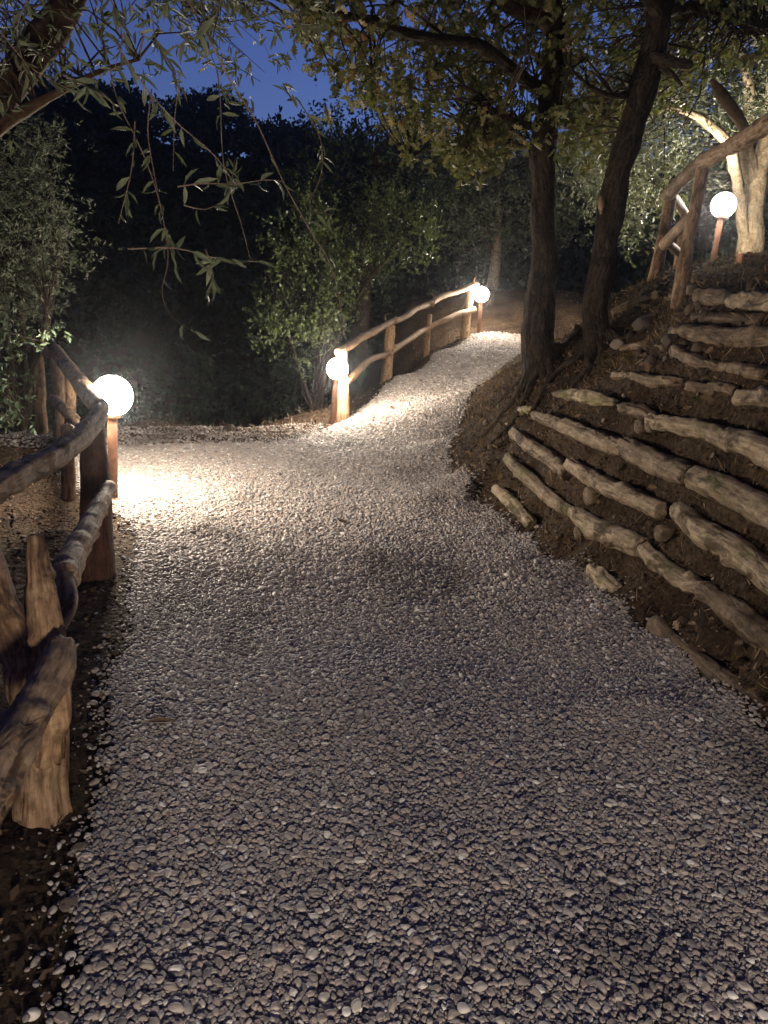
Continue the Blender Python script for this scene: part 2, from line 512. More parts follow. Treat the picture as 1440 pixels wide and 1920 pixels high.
def height(xy, sd=None):
    xy = np.asarray(xy, float)
    z = np.full(len(xy), coef[-1])
    for s in range(0, len(xy), 20000):
        z[s:s + 20000] += np.linalg.norm(xy[s:s + 20000, None] - cx[None], axis=2) @ coef[:-1]
    if sd is None:
        sd = poly_sd(xy)
    p3 = np.column_stack([xy, np.zeros(len(xy))])
    out = np.clip((-sd) / 0.35, 0, 1)
    wz = np.clip(1 - np.abs(xy[:, 0] - np.interp(xy[:, 1], EDGE_Y, EDGE_X) - .38) / .5, 0, 1) * ((xy[:, 1] > -1) & (xy[:, 1] < 7.5))
    far = np.clip((np.abs(xy[:, 1] - 6) - 16) / 20, 0, 1)
    z = z + out * (0.05 * fbm(p3, 2.2, 3) + 0.03 * fbm(p3, 8, 5)) + (0.022 * fbm(p3, 1.3, 8) + .009 * vnoise(p3, 4.5, 9)) * np.clip(sd / .2, 0, 1) + far * 0.8 * fbm(p3, .15, 12) + wz * (.10 * vnoise(p3, 4.5, 31) + .05 * vnoise(p3, 11, 32) - .03)
    return z
def hz(x, y):
    return float(height(np.array([[x, y]]))[0])

def axis(lo, hi, a, b, fine, grow=1.12):
    mid = list(np.arange(a, b + 1e-6, fine))
    s, v, up = fine, b, []
    while v < hi:
        s *= grow; v += s; up.append(v)
    s, v, dn = fine, a, []
    while v > lo:
        s *= grow; v -= s; dn.append(v)
    return np.array(dn[::-1] + mid + up)
xs = axis(-160, 160, -4.2, 3.4, 0.04, 1.08)
ys = axis(-80, 220, -1.0, 10, 0.055, 1.045)
X, Y = np.meshgrid(xs, ys)
XY = np.column_stack([X.ravel(), Y.ravel()])
SD = poly_sd(XY)
Z = height(XY, SD) - np.clip(SD / .1, 0, 1) * .012
Z_MIN = Z.min(); print('ground', Z.min(), Z.max(), XY.min(0), XY.max(0))
idx = np.arange(len(XY)).reshape(X.shape)
quads = np.stack([idx[:-1, :-1], idx[:-1, 1:], idx[1:, 1:], idx[1:, :-1]], -1).reshape(-1, 4)
link('ground', mesh_np('ground', np.column_stack([XY, Z]), quads, M['soil']), kind='structure')

# the gravel bed: a sheet just above the soil
xs = np.arange(-4.7, 4.0, 0.07); ys = np.arange(-4, 17.1, 0.07)
X, Y = np.meshgrid(xs, ys); XY = np.column_stack([X.ravel(), Y.ravel()])
SD = poly_sd(XY); Z = height(XY, SD) + 0.004
idx = np.arange(len(XY)).reshape(X.shape)
quads = np.stack([idx[:-1, :-1], idx[:-1, 1:], idx[1:, 1:], idx[1:, :-1]], -1).reshape(-1, 4)
keep = (SD[quads] > 0.03).all(axis=1)
q = quads[keep]
u, inv = np.unique(q, return_inverse=True)
link('path', mesh_np('path', np.column_stack([XY, Z])[u], inv.reshape(-1, 4), M['path']), kind='structure')

# ------------------------------------------------------------------ thin haze added to imitate lens glow at the lamps
hm = bpy.data.materials.new('lamp_glow_haze'); hm.use_nodes = True
hn = hm.node_tree; hn.nodes.clear()
pv = hn.nodes.new('ShaderNodeVolumePrincipled')
pv.inputs['Color'].default_value = (.9, .93, 1.0, 1); pv.inputs['Density'].default_value = HAZE; pv.inputs['Anisotropy'].default_value = .92
ho = hn.nodes.new('ShaderNodeOutputMaterial'); hn.links.new(pv.outputs[0], ho.inputs['Volume'])
hx, hy0, hy1, hb, ht = 200, -110, 270, float(Z_MIN) - 1.0, 34.0
HV = [(x, y, z) for x in (-hx, hx) for y in (hy0, hy1) for z in (hb, ht)]
hz_ = link('haze', mesh_np('haze', HV, [[0, 1, 3, 2], [4, 6, 7, 5], [0, 4, 5, 1], [2, 3, 7, 6], [0, 2, 6, 4], [1, 5, 7, 3]], hm, smooth=False), kind='stuff', label='thin haze added for a lens-like glow around the lamps', category='haze')

# ------------------------------------------------------------------ stones
def ico(sub):
    t = (1 + 5 ** .5) / 2
    v = [(-1, t, 0), (1, t, 0), (-1, -t, 0), (1, -t, 0), (0, -1, t), (0, 1, t), (0, -1, -t), (0, 1, -t), (t, 0, -1), (t, 0, 1), (-t, 0, -1), (-t, 0, 1)]
    f = [(0, 11, 5), (0, 5, 1), (0, 1, 7), (0, 7, 10), (0, 10, 11), (1, 5, 9), (5, 11, 4), (11, 10, 2), (10, 7, 6), (7, 1, 8), (3, 9, 4), (3, 4, 2), (3, 2, 6), (3, 6, 8), (3, 8, 9), (4, 9, 5), (2, 4, 11), (6, 2, 10), (8, 6, 7), (9, 8, 1)]
    v = [np.array(p) / np.linalg.norm(p) for p in v]
    for _ in range(sub):
        c, nf = {}, []
        def mid(a, b):
            k = (min(a, b), max(a, b))
            if k not in c:
                m = v[a] + v[b]; v.append(m / np.linalg.norm(m)); c[k] = len(v) - 1
            return c[k]
        for a, b, d in f:
            x, y, z = mid(a, b), mid(b, d), mid(d, a)
            nf += [(a, x, z), (b, y, x), (d, z, y), (x, y, z)]
        f = nf
    return np.array(v), np.array(f)
IV1, IF1 = ico(1); IV2, IF2 = ico(2); IV3, IF3 = ico(3)
def rock_mesh(name, mat, seed, sub=2, scale=(1, .8, .55), rough=.35, facets=5):
    V, F_ = ico(sub)
    rs = np.random.default_rng(seed)
    V = V.copy()
    for _ in range(facets):               # planar cuts give angular stones
        n = rs.normal(size=3); n /= np.linalg.norm(n)
        d = rs.uniform(.55, .85)
        k = V @ n
        V = np.where((k > d)[:, None], V - n * (k - d)[:, None] * .9, V)
    V = V * (1 + rough * vnoise(V, 1.3, seed)[:, None] * .5)
    V = V * np.array(scale) * rs.uniform(.85, 1.15, 3)
    return mesh_np(name, V, F_, mat)

PEB = bpy.data.collections.new('pebble_shapes')
for k in range(8):
    o = bpy.data.objects.new('pebble', rock_mesh('pebble', M['pebble'], 40 + k, 2 if k < 8 else 1))
    PEB.objects.link(o)

def gravel_points():
    out = []
    def layer(x0, x1, y0, y1, sp, size, zoff, keep=1.0, edge=0.0):
        xs = np.arange(x0, x1, sp); ys = np.arange(y0, y1, sp * .87)
        X, Y = np.meshgrid(xs, ys); X = X + (np.arange(len(ys)) % 2)[:, None] * sp * .5
        P = np.column_stack([X.ravel(), Y.ravel()]) + RNG.uniform(-.42, .42, (X.size, 2)) * sp
        sd = poly_sd(P)
        wob = .07 * vnoise(np.column_stack([P, P[:, :1] * 0]), 3.0, 21) + .03 * vnoise(np.column_stack([P, P[:, :1] * 0]), 11.0, 22)
        k = (sd + wob + RNG.exponential(.035, len(P)) * (RNG.random(len(P)) < .3) > edge) & (RNG.random(len(P)) < keep)
        # view cone with margin
        k &= np.abs(P[:, 0]) < 1.0 + np.maximum(P[:, 1], 0) * .72
        P = P[k]
        z = height(P, sd[k])
        s = size * np.minimum(np.exp(RNG.normal(-.03, .34, len(P))), 2.2)
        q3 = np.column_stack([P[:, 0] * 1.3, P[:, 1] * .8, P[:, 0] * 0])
        dirt_shade = np.clip((fbm(q3, 1.1, 51) + .5 * fbm(q3, 5.0, 52) - .12) * 1.2, 0, .5) + .25 * np.clip(1 - sd[k] / .25, 0, 1)
        out.append(np.column_stack([P, z + zoff + s * .25, s, np.clip(dirt_shade, 0, .8)]))
    layer(-1.3, 2.0, .9, 3.6, .0108, .0052, .006)
    layer(-1.75, 2.0, .7, 4.0, .0128, .0080, .001)
    layer(-1.75, 2.0, .7, 4.0, .0165, .0084, .0075, .95)
    layer(-4.7, 2.0, 4.0, 8.0, .0165, .0100, .001)
    layer(-4.7, 2.0, 4.0, 8.0, .025, .0108, .008, .9)
    layer(-4.7, 7, 8.0, 17, .024, .0145, .003)
    layer(-4.7, 7, 8.0, 17, .05, .016, .009, .6)
    layer(-4.7, -.95, 7.8, 11, .03, .0135, .002, .5, -1.6)
    return np.vstack(out)
GP = gravel_points()
print('pebbles', len(GP))
me = bpy.data.meshes.new('gravel')
me.vertices.add(len(GP)); me.vertices.foreach_set('co', GP[:, :3].astype(np.float32).ravel())
a_ = me.attributes.new('size', 'FLOAT', 'POINT'); a_.data.foreach_set('value', GP[:, 3].astype(np.float32))
a_ = me.attributes.new('dirt_shade', 'FLOAT', 'POINT'); a_.data.foreach_set('value', GP[:, 4].astype(np.float32))
gravel = link('gravel', me, kind='stuff', label='grey and beige loose gravel covering the whole path', category='gravel')
ng = bpy.data.node_groups.new('gravel_scatter', 'GeometryNodeTree')
ng.interface.new_socket('Geometry', in_out='INPUT', socket_type='NodeSocketGeometry')
ng.interface.new_socket('Geometry', in_out='OUTPUT', socket_type='NodeSocketGeometry')
gi = ng.nodes.new('NodeGroupInput'); go = ng.nodes.new('NodeGroupOutput')
m2p = ng.nodes.new('GeometryNodeMeshToPoints')
ci = ng.nodes.new('GeometryNodeCollectionInfo'); ci.inputs['Collection'].default_value = PEB
ci.inputs['Separate Children'].default_value = True; ci.inputs['Reset Children'].default_value = True
iop = ng.nodes.new('GeometryNodeInstanceOnPoints'); iop.inputs['Pick Instance'].default_value = True
rv = ng.nodes.new('FunctionNodeRandomValue'); rv.data_type = 'FLOAT_VECTOR'
rv.inputs[0].default_value = (-.38, -.38, 0); rv.inputs[1].default_value = (.38, .38, 6.283)
na = ng.nodes.new('GeometryNodeInputNamedAttribute'); na.data_type = 'FLOAT'; na.inputs['Name'].default_value = 'size'
L = ng.links.new
L(gi.outputs[0], m2p.inputs[0]); L(m2p.outputs[0], iop.inputs['Points']); L(ci.outputs[0], iop.inputs['Instance'])
L(rv.outputs[0], iop.inputs['Rotation']); L(na.outputs[0], iop.inputs['Scale']); L(iop.outputs[0], go.inputs[0])
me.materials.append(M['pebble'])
gm = gravel.modifiers.new('scatter', 'NODES'); gm.node_group = ng

# ------------------------------------------------------------------ garden lamps
def uvsphere(c, r, nu=32, nv=16):
    V, F_ = [], []
    for j in range(1, nv):
        for i in range(nu):
            t, p = math.pi * j / nv, 2 * math.pi * i / nu
            V.append((c[0] + r * math.sin(t) * math.cos(p), c[1] + r * math.sin(t) * math.sin(p), c[2] + r * math.cos(t)))
    V += [(c[0], c[1], c[2] + r), (c[0], c[1], c[2] - r)]
    T, B = len(V) - 2, len(V) - 1
    for j in range(nv - 2):
        for i in range(nu):
            i2 = (i + 1) % nu
            F_.append([j * nu + i, (j + 1) * nu + i, (j + 1) * nu + i2, j * nu + i2])
    for i in range(nu):
        i2 = (i + 1) % nu
        F_.append([T, i, i2]); F_.append([B, (nv - 2) * nu + i2, (nv - 2) * nu + i])
    return V, F_
def lathe(prof, nu=20):
    V, F_ = [], []
    for r, z in prof:
        for i in range(nu):
            a = 2 * math.pi * i / nu
            V.append((r * math.cos(a), r * math.sin(a), z))
    for j in range(len(prof) - 1):
        for i in range(nu):
            i2 = (i + 1) % nu
            F_.append([j * nu + i, j * nu + i2, (j + 1) * nu + i2, (j + 1) * nu + i])
    return V, F_
HG = .80
V, F_ = uvsphere((0, 0, HG), .148)
globe_me = mesh_np('globe', V, F_, M['globe'])
V, F_ = lathe([(0.0, -.1), (.036, -.1), (.036, HG - .15), (.03, HG - .15), (0, HG - .15)])
mast_me = mesh_np('pole', V, F_, M['mast'], smooth=False)
V, F_ = lathe([(.0, HG - .16), (.06, HG - .16), (.072, HG - .12), (.066, HG - .105), (0, HG - .105)])
coll_me = mesh_np('collar', V, F_, M['mast'], smooth=False)
V, F_ = lathe([(.0, .0), (.085, .0), (.085, .012), (.05, .02), (0, .02)])
foot_me = mesh_np('base_plate', V, F_, M['mast'], smooth=False)
def lamp(base, label, tilt=0.0):
    t = thing('garden_lamp', label, 'garden lamp', base, 'globe lamps along the path')
    for n, m in (('globe', globe_me), ('pole', mast_me), ('collar', coll_me), ('base_plate', foot_me)):
        link(n, m, t, local=1)
    t.rotation_euler = (0, tilt, random.uniform(0, 6))
    return t
LAMP1 = at(212, 937, 5.95)
lamp(LAMP1, 'lit globe lamp on a rusty post at the near left, at the fence corner')
lamp(at(622, 799, 10.9), 'lit globe lamp at the lower end of the sloping fence', .06)
lamp(at(897, 628, 15.9), 'smallest lit globe lamp, at the top end of the sloping fence', .04)
lamp(at(1333, 507, 10.0), 'lit globe lamp up on the bank beside the pale olive trunk', .03)
p = np.array([.55, -1.5]); lamp((p[0], p[1], hz(*p)), 'lit globe lamp behind the viewer where the path bends')

# ------------------------------------------------------------------ fences
def post(parent, mat, a, b, r, seed, name='post', **kw):
    a, b = np.array(a), np.array(b)
    d = (b - a) / np.linalg.norm(b - a)
    kw.setdefault('sides', 16); kw.setdefault('step', .03)
    kw.setdefault('bump', r * .22); kw.setdefault('wob', r * .25); kw.setdefault('dome', .35)
    return tube(name, mat, [a - d * .12, a * .6 + b * .4, b], [r * 1.15, r, r * .92], parent, seed=seed, **kw)

# near left fence
fa = thing('wooden_fence', 'near left rustic fence of thick peeled trunks with a forked post', 'fence', at(90, 1545, 2.25))
tube('post', M['post'], [at(76, 1700, 2.32), at(78, 1540, 2.32), at(80, 1380, 2.36), at(78, 1270, 2.34), at(70, 1215, 2.34)],
     [.10, .084, .077, .080, .06], fa, sides=40, step=.012, bump=.018, bfreq=9, wob=.012, seed=33, knots=7, ridge=.012, label='thick knobbly foot of the forked post')
tube('fork', M['post'], [at(86, 1420, 2.33), at(92, 1290, 2.27), at(84, 1190, 2.26), at(74, 1100, 2.28), at(66, 1008, 2.31)], [.05, .062, .05, .038, .024], fa, sides=28, step=.012, bump=.016, bfreq=11, seed=5, knots=5, label='right prong of the forked post, rounded at the top', ridge=.012)
tube('fork', M['post'], [at(74, 1400, 2.38), at(50, 1260, 2.38), at(12, 1160, 2.42), at(-22, 1050, 2.5), at(-50, 940, 2.6)], [.05, .06, .052, .048, .046], fa, sides=24, step=.015, bump=.016, bfreq=10, seed=6, knots=4, ridge=.014)
tube('rail', M['rail'], [at(116, 1212, 2.2), at(98, 1262, 2.1), at(58, 1330, 1.95), at(10, 1430, 1.75), at(-90, 1640, 1.45)],
     [.036, .048, .047, .046, .045], fa, sides=28, step=.014, bump=.011, bfreq=13, seed=8, knots=5, ridge=.010, label='thick lower rail nearest the viewer, bark half peeled')
tube('rail', M['rail'], [at(205, 915, 4.18), at(172, 975, 3.6), at(138, 1040, 3.05), at(118, 1085, 2.75)], [.038, .048, .05, .055], fa, sides=20, step=.02, bump=.010, bfreq=10, seed=9, knots=5, ridge=.006)
tube('rail_fork', M['rail'], [at(122, 1080, 2.75), at(132, 1130, 2.62), at(112, 1185, 2.5)], [.03, .026, .014], fa, sides=12, step=.02, bump=.004, seed=10)
tube('rail_fork', M['rail'], [at(108, 1080, 2.75), at(106, 1130, 2.62), at(104, 1200, 2.5)], [.03, .024, .014], fa, sides=12, step=.02, bump=.004, seed=12)
tube('rail', M['rail'], [at(192, 768, 4.55), at(160, 812, 3.9), at(110, 852, 3.35), at(50, 882, 3.0), at(-60, 950, 2.5), at(-260, 1100, 1.9)],
     [.046, .052, .055, .052, .05, .05], fa, sides=28, step=.016, bump=.013, bfreq=13, seed=14, knots=6, ridge=.01, label='top rail curving up to the corner post')
tube('post', M['post_red'], [at(178, 1100, 4.3), at(176, 1000, 4.33), at(178, 900, 4.38), at(172, 790, 4.45)], [.098, .09, .08, .066], fa, sides=24, step=.03, bump=.012, bfreq=6, wob=.015, seed=16, ridge=.012, label='dark reddish brown corner post')
tube('post', M['post'], [at(128, 935, 5.1), at(128, 860, 5.1), at(126, 800, 5.1)], [.05, .045, .045], fa, sides=14, step=.04, bump=.006, seed=18)
# fence beyond the first lamp
fb = thing('wooden_fence', 'rustic fence running away to the left behind the nearest lamp', 'fence', at(130, 815, 8.3))
tube('rail', M['rail'], [at(188, 765, 5.0), at(165, 738, 5.8), at(140, 705, 6.9), at(102, 655, 8.5)], [.062, .066, .07, .068], fb, sides=18, step=.04, bump=.014, seed=20, knots=5)
tube('rail', M['rail'], [at(100, 668, 8.4), at(70, 655, 9.2), at(-40, 640, 11.5)], [.055, .055, .05], fb, sides=12, step=.06, bump=.01, seed=21)
tube('rail', M['rail'], [at(180, 860, 5.0), at(150, 800, 6.6), at(98, 745, 8.5)], [.05, .055, .05], fb, sides=14, step=.05, bump=.01, seed=22)
for px, py, tx, ty, D, r, s in ((112, 815, 106, 660, 8.4, .07, 23), (78, 800, 70, 650, 8.8, .065, 24), (134, 830, 130, 700, 7.4, .055, 25), (20, 780, 14, 650, 10.2, .06, 26)):
    post(fb, M['post'], at(px, py, D), at(tx, ty, D), r, s, step=.05)
# sloping fence in the middle
fc = thing('wooden_fence', 'pale two rail fence climbing the slope between two lamps', 'fence', at(700, 740, 12))
for px, py, tx, ty, D, r, s in ((643, 789, 641, 652, 11.0, .085, 30), (724, 711, 731, 612, 13.0, .088, 31), (799, 664, 806, 590, 14.6, .052, 32), (871, 629, 884, 533, 15.7, .082, 33)):
    post(fc, M['fence_pale'], at(px, py, D), at(tx, ty, D), r, s, step=.05, sides=14)
tube('rail', M['fence_pale'], [at(634, 660, 10.85), at(690, 628, 11.9), at(730, 606, 12.85), at(745, 598, 13.1)], [.055, .055, .052, .045], fc, sides=12, step=.06, bump=.01, wob=.02, seed=35)
tube('rail', M['fence_pale'], [at(738, 604, 13.0), at(800, 570, 14.4), at(850, 549, 15.2), at(893, 534, 15.7)], [.05, .055, .055, .06], fc, sides=12, step=.06, bump=.01, wob=.02, seed=36, knots=3)
tube('rail', M['fence_pale'], [at(648, 718, 10.95), at(690, 680, 12.0), at(722, 664, 12.8), at(742, 650, 13.1)], [.052, .052, .05, .045], fc, sides=12, step=.06, bump=.01, wob=.02, seed=37)
tube('rail', M['fence_pale'], [at(732, 660, 12.9), at(790, 622, 14.4), at(840, 598, 15.0), at(888, 580, 15.7)], [.05, .052, .055, .055], fc, sides=12, step=.06, bump=.01, wob=.02, seed=38, knots=3)
tube('stub', M['fence_pale'], [at(886, 540, 15.6), at(890, 520, 15.6)], [.03, .012], fc, sides=8, seed=39)
tube('stub', M['fence_pale'], [at(728, 612, 12.9), at(722, 592, 12.9), at(734, 588, 12.9)], [.02, .012, .006], fc, sides=6, seed=40)
tube('stub', M['fence_pale'], [at(812, 575, 14.5), at(815, 560, 14.5), at(808, 548, 14.5)], [.02, .014, .006], fc, sides=6, seed=41)
# fence on the bank
fd = thing('wooden_fence', 'brown fence on top of the bank beside the upper lamp', 'fence', at(1275, 547, 6.1))
post(fd, M['post'], at(1276, 548, 6.1), at(1318, 296, 6.1), .05, 44, step=.04)
post(fd, M['post'], at(1228, 520, 8.0), at(1258, 362, 8.0), .062, 45, step=.04)
post(fd, M['post'], at(1270, 512, 9.2), at(1288, 408, 9.2), .06, 46, step=.05)
tube('rail', M['post'], [at(1250, 368, 7.95), at(1285, 332, 7.0), at(1318, 302, 6.15)], [.062, .06, .058], fd, sides=14, bump=.01, seed=47)
tube('rail', M['rail'], [at(1316, 304, 6.0), at(1375, 272, 5.6), at(1420, 245, 5.3), at(1500, 200, 4.9)], [.055, .06, .062, .06], fd, sides=16, step=.03, bump=.022, bfreq=9, seed=48, knots=6)
tube('rail', M['fence_pale'], [at(1246, 458, 7.9), at(1270, 432, 7.3), at(1292, 412, 6.2)], [.055, .052, .045], fd, sides=12, bump=.008, seed=49)
tube('rail', M['fence_pale'], [at(1260, 365, 8.05), at(1274, 385, 8.7), at(1288, 408, 9.1)], [.05, .05, .05], fd, sides=12, bump=.008, seed=50)
tube('rail', M['fence_pale'], [at(1252, 457, 8.1), at(1268, 470, 8.7), at(1284, 482, 9.2)], [.045, .045, .045], fd, sides=12, bump=.008, seed=51)
# ------------------------------------------------------------------ log wall
lw = thing('retaining_wall', 'earth retaining wall of weathered logs stacked in stepped rows along the right of the path', 'log wall', onz(1160, 1110, 0.0))
def row(z, pts, r, seed, mat='log', **kw):
    P = [onwall(p[0], p[1], -.05 if z < .25 else 0) + np.array([-.01, 0, 0]) for p in pts]
    return tube('log', M[mat], P, np.array(r) * .86, lw, sides=22, step=.02, bump=.016, bfreq=13, wob=.014, seed=seed, knots=4, dome=.12, ridge=.014)
def hit(px, py):
    """where the sight line meets the terrain"""
    t = np.arange(2.0, 12, .02); Q = EYE + ray(px, py) * t[:, None]
    k = np.nonzero(Q[:, 2] <= height(Q[:, :2]))[0]
    return Q[k[0]] if len(k) else None
def logp(P, r, seed, mat='log', **kw):
    r_ = np.array(r) * .84
    Q = []
    for (px, py, D), rr in zip(P, r_):
        q = hit(px, py)
        if q is None or px > 1440: q = Q[-1] * 2 - Q[-2] if len(Q) > 1 else at(px, py, D)
        Q.append(q + np.array([0, 0, rr * .15]))
    return tube('log', M[mat], Q, r_, lw, sides=22, step=.022, bump=.018, bfreq=13, wob=.014, seed=seed, knots=5, dome=.12, ridge=.012)
row(.20, [(933, 917), (968, 950), (1003, 985)], [.05, .062, .05], 60)
row(.19, [(1112, 1070), (1135, 1092), (1162, 1112)], [.05, .062, .05], 62)
row(.20, [(1230, 1180), (1330, 1260), (1440, 1345)], [.07, .07, .07], 63, 'log_dark')
row(.43, [(953, 860), (985, 890), (1045, 938), (1080, 965)], [.055, .062, .06, .05], 64)
row(.43, [(1078, 960), (1120, 990), (1165, 1010), (1205, 1025)], [.06, .082, .088, .07], 65)
row(.41, [(1213, 1028), (1240, 1060), (1285, 1090), (1330, 1110)], [.05, .062, .06, .04], 66)
row(.40, [(1325, 1110), (1380, 1150), (1440, 1195), (1560, 1290)], [.06, .075, .075, .075], 67, 'log_dark')
row(.62, [(963, 808), (990, 832), (1035, 862), (1068, 890)], [.055, .062, .07, .055], 68)
row(.62, [(1072, 872), (1130, 905), (1185, 930), (1245, 960)], [.065, .075, .072, .06], 69)
row(.60, [(1275, 955), (1320, 995), (1380, 1030), (1450, 1085), (1560, 1160)], [.06, .08, .08, .08, .08], 70)
row(.79, [(1006, 778), (1050, 795), (1110, 818), (1178, 842)], [.05, .06, .072, .068], 71)
row(.79, [(1172, 838), (1230, 868), (1300, 895)], [.075, .088, .08], 72)
row(.79, [(1308, 893), (1370, 920), (1440, 958), (1600, 1040)], [.08, .088, .088, .085], 73)
row(.97, [(1042, 740), (1080, 744), (1120, 748), (1158, 752)], [.03, .055, .06, .03], 74)
row(.97, [(1165, 765), (1200, 772), (1228, 785)], [.04, .05, .04], 75, 'log_dark')
row(.97, [(1222, 790), (1280, 800), (1350, 815), (1380, 832)], [.055, .065, .065, .06], 76)
row(.97, [(1372, 822), (1440, 850), (1560, 900)], [.07, .08, .08], 77)
row(.88, [(975, 768), (990, 770), (1002, 768)], [.03, .04, .03], 78)
logp([(1385, 750, 4.35), (1415, 751, 4.3), (1438, 753, 4.2), (1540, 765, 3.8)], [.05, .06, .06, .06], 79)
logp([(1262, 622, 6.05), (1310, 630, 5.5), (1370, 637, 5.0), (1436, 640, 4.7), (1500, 640, 4.6)], [.05, .07, .08, .075, .07], 81, 'log_dark')
logp([(1262, 558, 6.1), (1320, 562, 5.6), (1378, 562, 5.2)], [.05, .075, .06], 82, 'log_dark')
logp([(1372, 568, 5.2), (1410, 570, 5.0), (1438, 572, 4.9), (1520, 575, 4.6)], [.06, .075, .08, .08], 83)
logp([(1265, 655, 5.7), (1300, 676, 5.3), (1352, 690, 5.0)], [.04, .055, .04], 84, 'log_dark')
logp([(1150, 705, 6.0), (1205, 712, 5.6), (1280, 722, 5.1)], [.035, .05, .04], 85, 'log_dark')
logp([(1290, 724, 5.9), (1350, 730, 5.3), (1385, 735, 4.8)], [.045, .05, .04], 86, 'log_dark')
logp([(1300, 596, 6.2), (1360, 600, 5.6), (1434, 604, 5.2)], [.04, .05, .05], 87, 'log_dark')
logp([(1352, 690, 4.9), (1400, 696, 4.6), (1437, 702, 4.3)], [.045, .055, .055], 88, 'log_dark')
logp([(1150, 590, 7.6), (1185, 575, 7.2), (1240, 556, 7.0)], [.04, .055, .05], 89, 'log_dark')
logp([(1165, 655, 7.6), (1205, 650, 7.2), (1250, 655, 7.0)], [.03, .045, .04], 98, 'log_dark')
# butt ends of the tie logs that run into the bank
def tie(px, py, z, r, seed, mat='log_dark'):
    q = onwall(px, py)
    tube('tie_log', M[mat], [q + [-.035, -.01, 0], q + [.35, .08, .02]], [r, r], lw, sides=14, step=.05, bump=.008, seed=seed, dome=.12)
for k, (px, py, z) in enumerate([(1225, 795, .88), (1205, 800, .88), (1110, 930, .52), (1400, 1060, .5), (1310, 1188, .3), (1090, 1000, .31), (1245, 1000, .5)]):
    tie(px, py, z, random.uniform(.05, .075), 90 + k)

# stones and clods between the logs (parts of the wall)
clods = [rock_mesh('stone', M['clod'], 200 + k, 2, (1, .9, .7), .5, 4) for k in range(4)] + [rock_mesh('stone', M['stone'], 210 + k, 2, (1, .8, .6), .3, 6) for k in range(3)]
def wall_z(x, y): return hz(x, y)
base = Vector(lw.location)
for k in range(150):
    px = random.uniform(900, 1440); 
    y = random.uniform(2.6, 8.2); x = random.uniform(.75, 2.6) + (0.25 if y < 6 else 0)
    if poly_sd(np.array([[x, y]]))[0] > -.08: continue
    o = link('stone', random.choice(clods if k % 3 else clods[:4]), lw, loc=Vector((x, y, hz(x, y) + .005)) - base)
    s = random.uniform(.02, .06)
    o.scale = (s, s, s); o.rotation_euler = [random.uniform(0, 6) for _ in range(3)]

# ------------------------------------------------------------------ leaf machinery
T_LANCE = (np.array([(0, 0, 0), (.3, .5, .06), (.3, -.5, .06), (.65, .42, .02), (.65, -.42, .02), (1, 0, -.06), (.3, 0, 0), (.65, 0, -.03)]),
           np.array([(0, 6, 1, 1), (0, 2, 6, 6), (1, 6, 7, 3), (6, 2, 4, 7), (3, 7, 5, 5), (7, 4, 5, 5)]))
def lobed():
    out = [(0, .03)]
    for k in range(3):
        b = .15 + k * .25
        out += [(b, .17), (b + .1, .42 + (.08 if k == 1 else 0)), (b + .18, .36), (b + .22, .17)]
    out += [(1, .05)]
    up = [(x, y, .05 * abs(y)) for x, y in out]; dn = [(x, -y, .05 * abs(y)) for x, y in out]
    n = len(out)
    V = up + dn
    F_ = [(k, n + k, n + k + 1, k + 1) for k in range(n - 1)]
    return np.array(V), np.array(F_)
T_LOBE = lobed()
T_OVAL = (np.array([(0, 0, 0), (.35, .5, .08), (.35, -.5, .08), (.8, .35, .03), (.8, -.35, .03), (1, 0, -.03)]),
          np.array([(0, 2, 1, 1), (1, 2, 4, 3), (3, 4, 5, 5)]))
T_TRI = (np.array([(0, 0, 0), (.5, .5, .1), (.5, -.5, .1), (1, 0, 0)]), np.array([(0, 2, 3, 1)]))

def leaves_data(P, D, L_, Wd, tpl, rng, flat=0.0, rnd=None):
    n = len(P)
    D = D / (np.linalg.norm(D, axis=1)[:, None] + 1e-9)
    U = rng.normal(size=(n, 3)); U[:, 2] += flat
    S = np.cross(U, D); S /= np.linalg.norm(S, axis=1)[:, None] + 1e-9
    Nn = np.cross(D, S)
    V, F_ = tpl
    Vo = P[:, None] + (D[:, None] * V[None, :, :1] * L_[:, None, None] + S[:, None] * V[None, :, 1:2] * Wd[:, None, None] + Nn[:, None] * V[None, :, 2:3] * L_[:, None, None])
    Fo = F_[None] + (np.arange(n) * len(V))[:, None, None]
    rn = rng.random(n) if rnd is None else rnd
    return Vo.reshape(-1, 3), Fo.reshape(-1, 4), np.repeat(rn, len(V))

def tri_fix(F_):
    """quads with a repeated last index become triangles in a python list"""
    return [list(f[:3]) if f[2] == f[3] else list(f) for f in F_.tolist()]

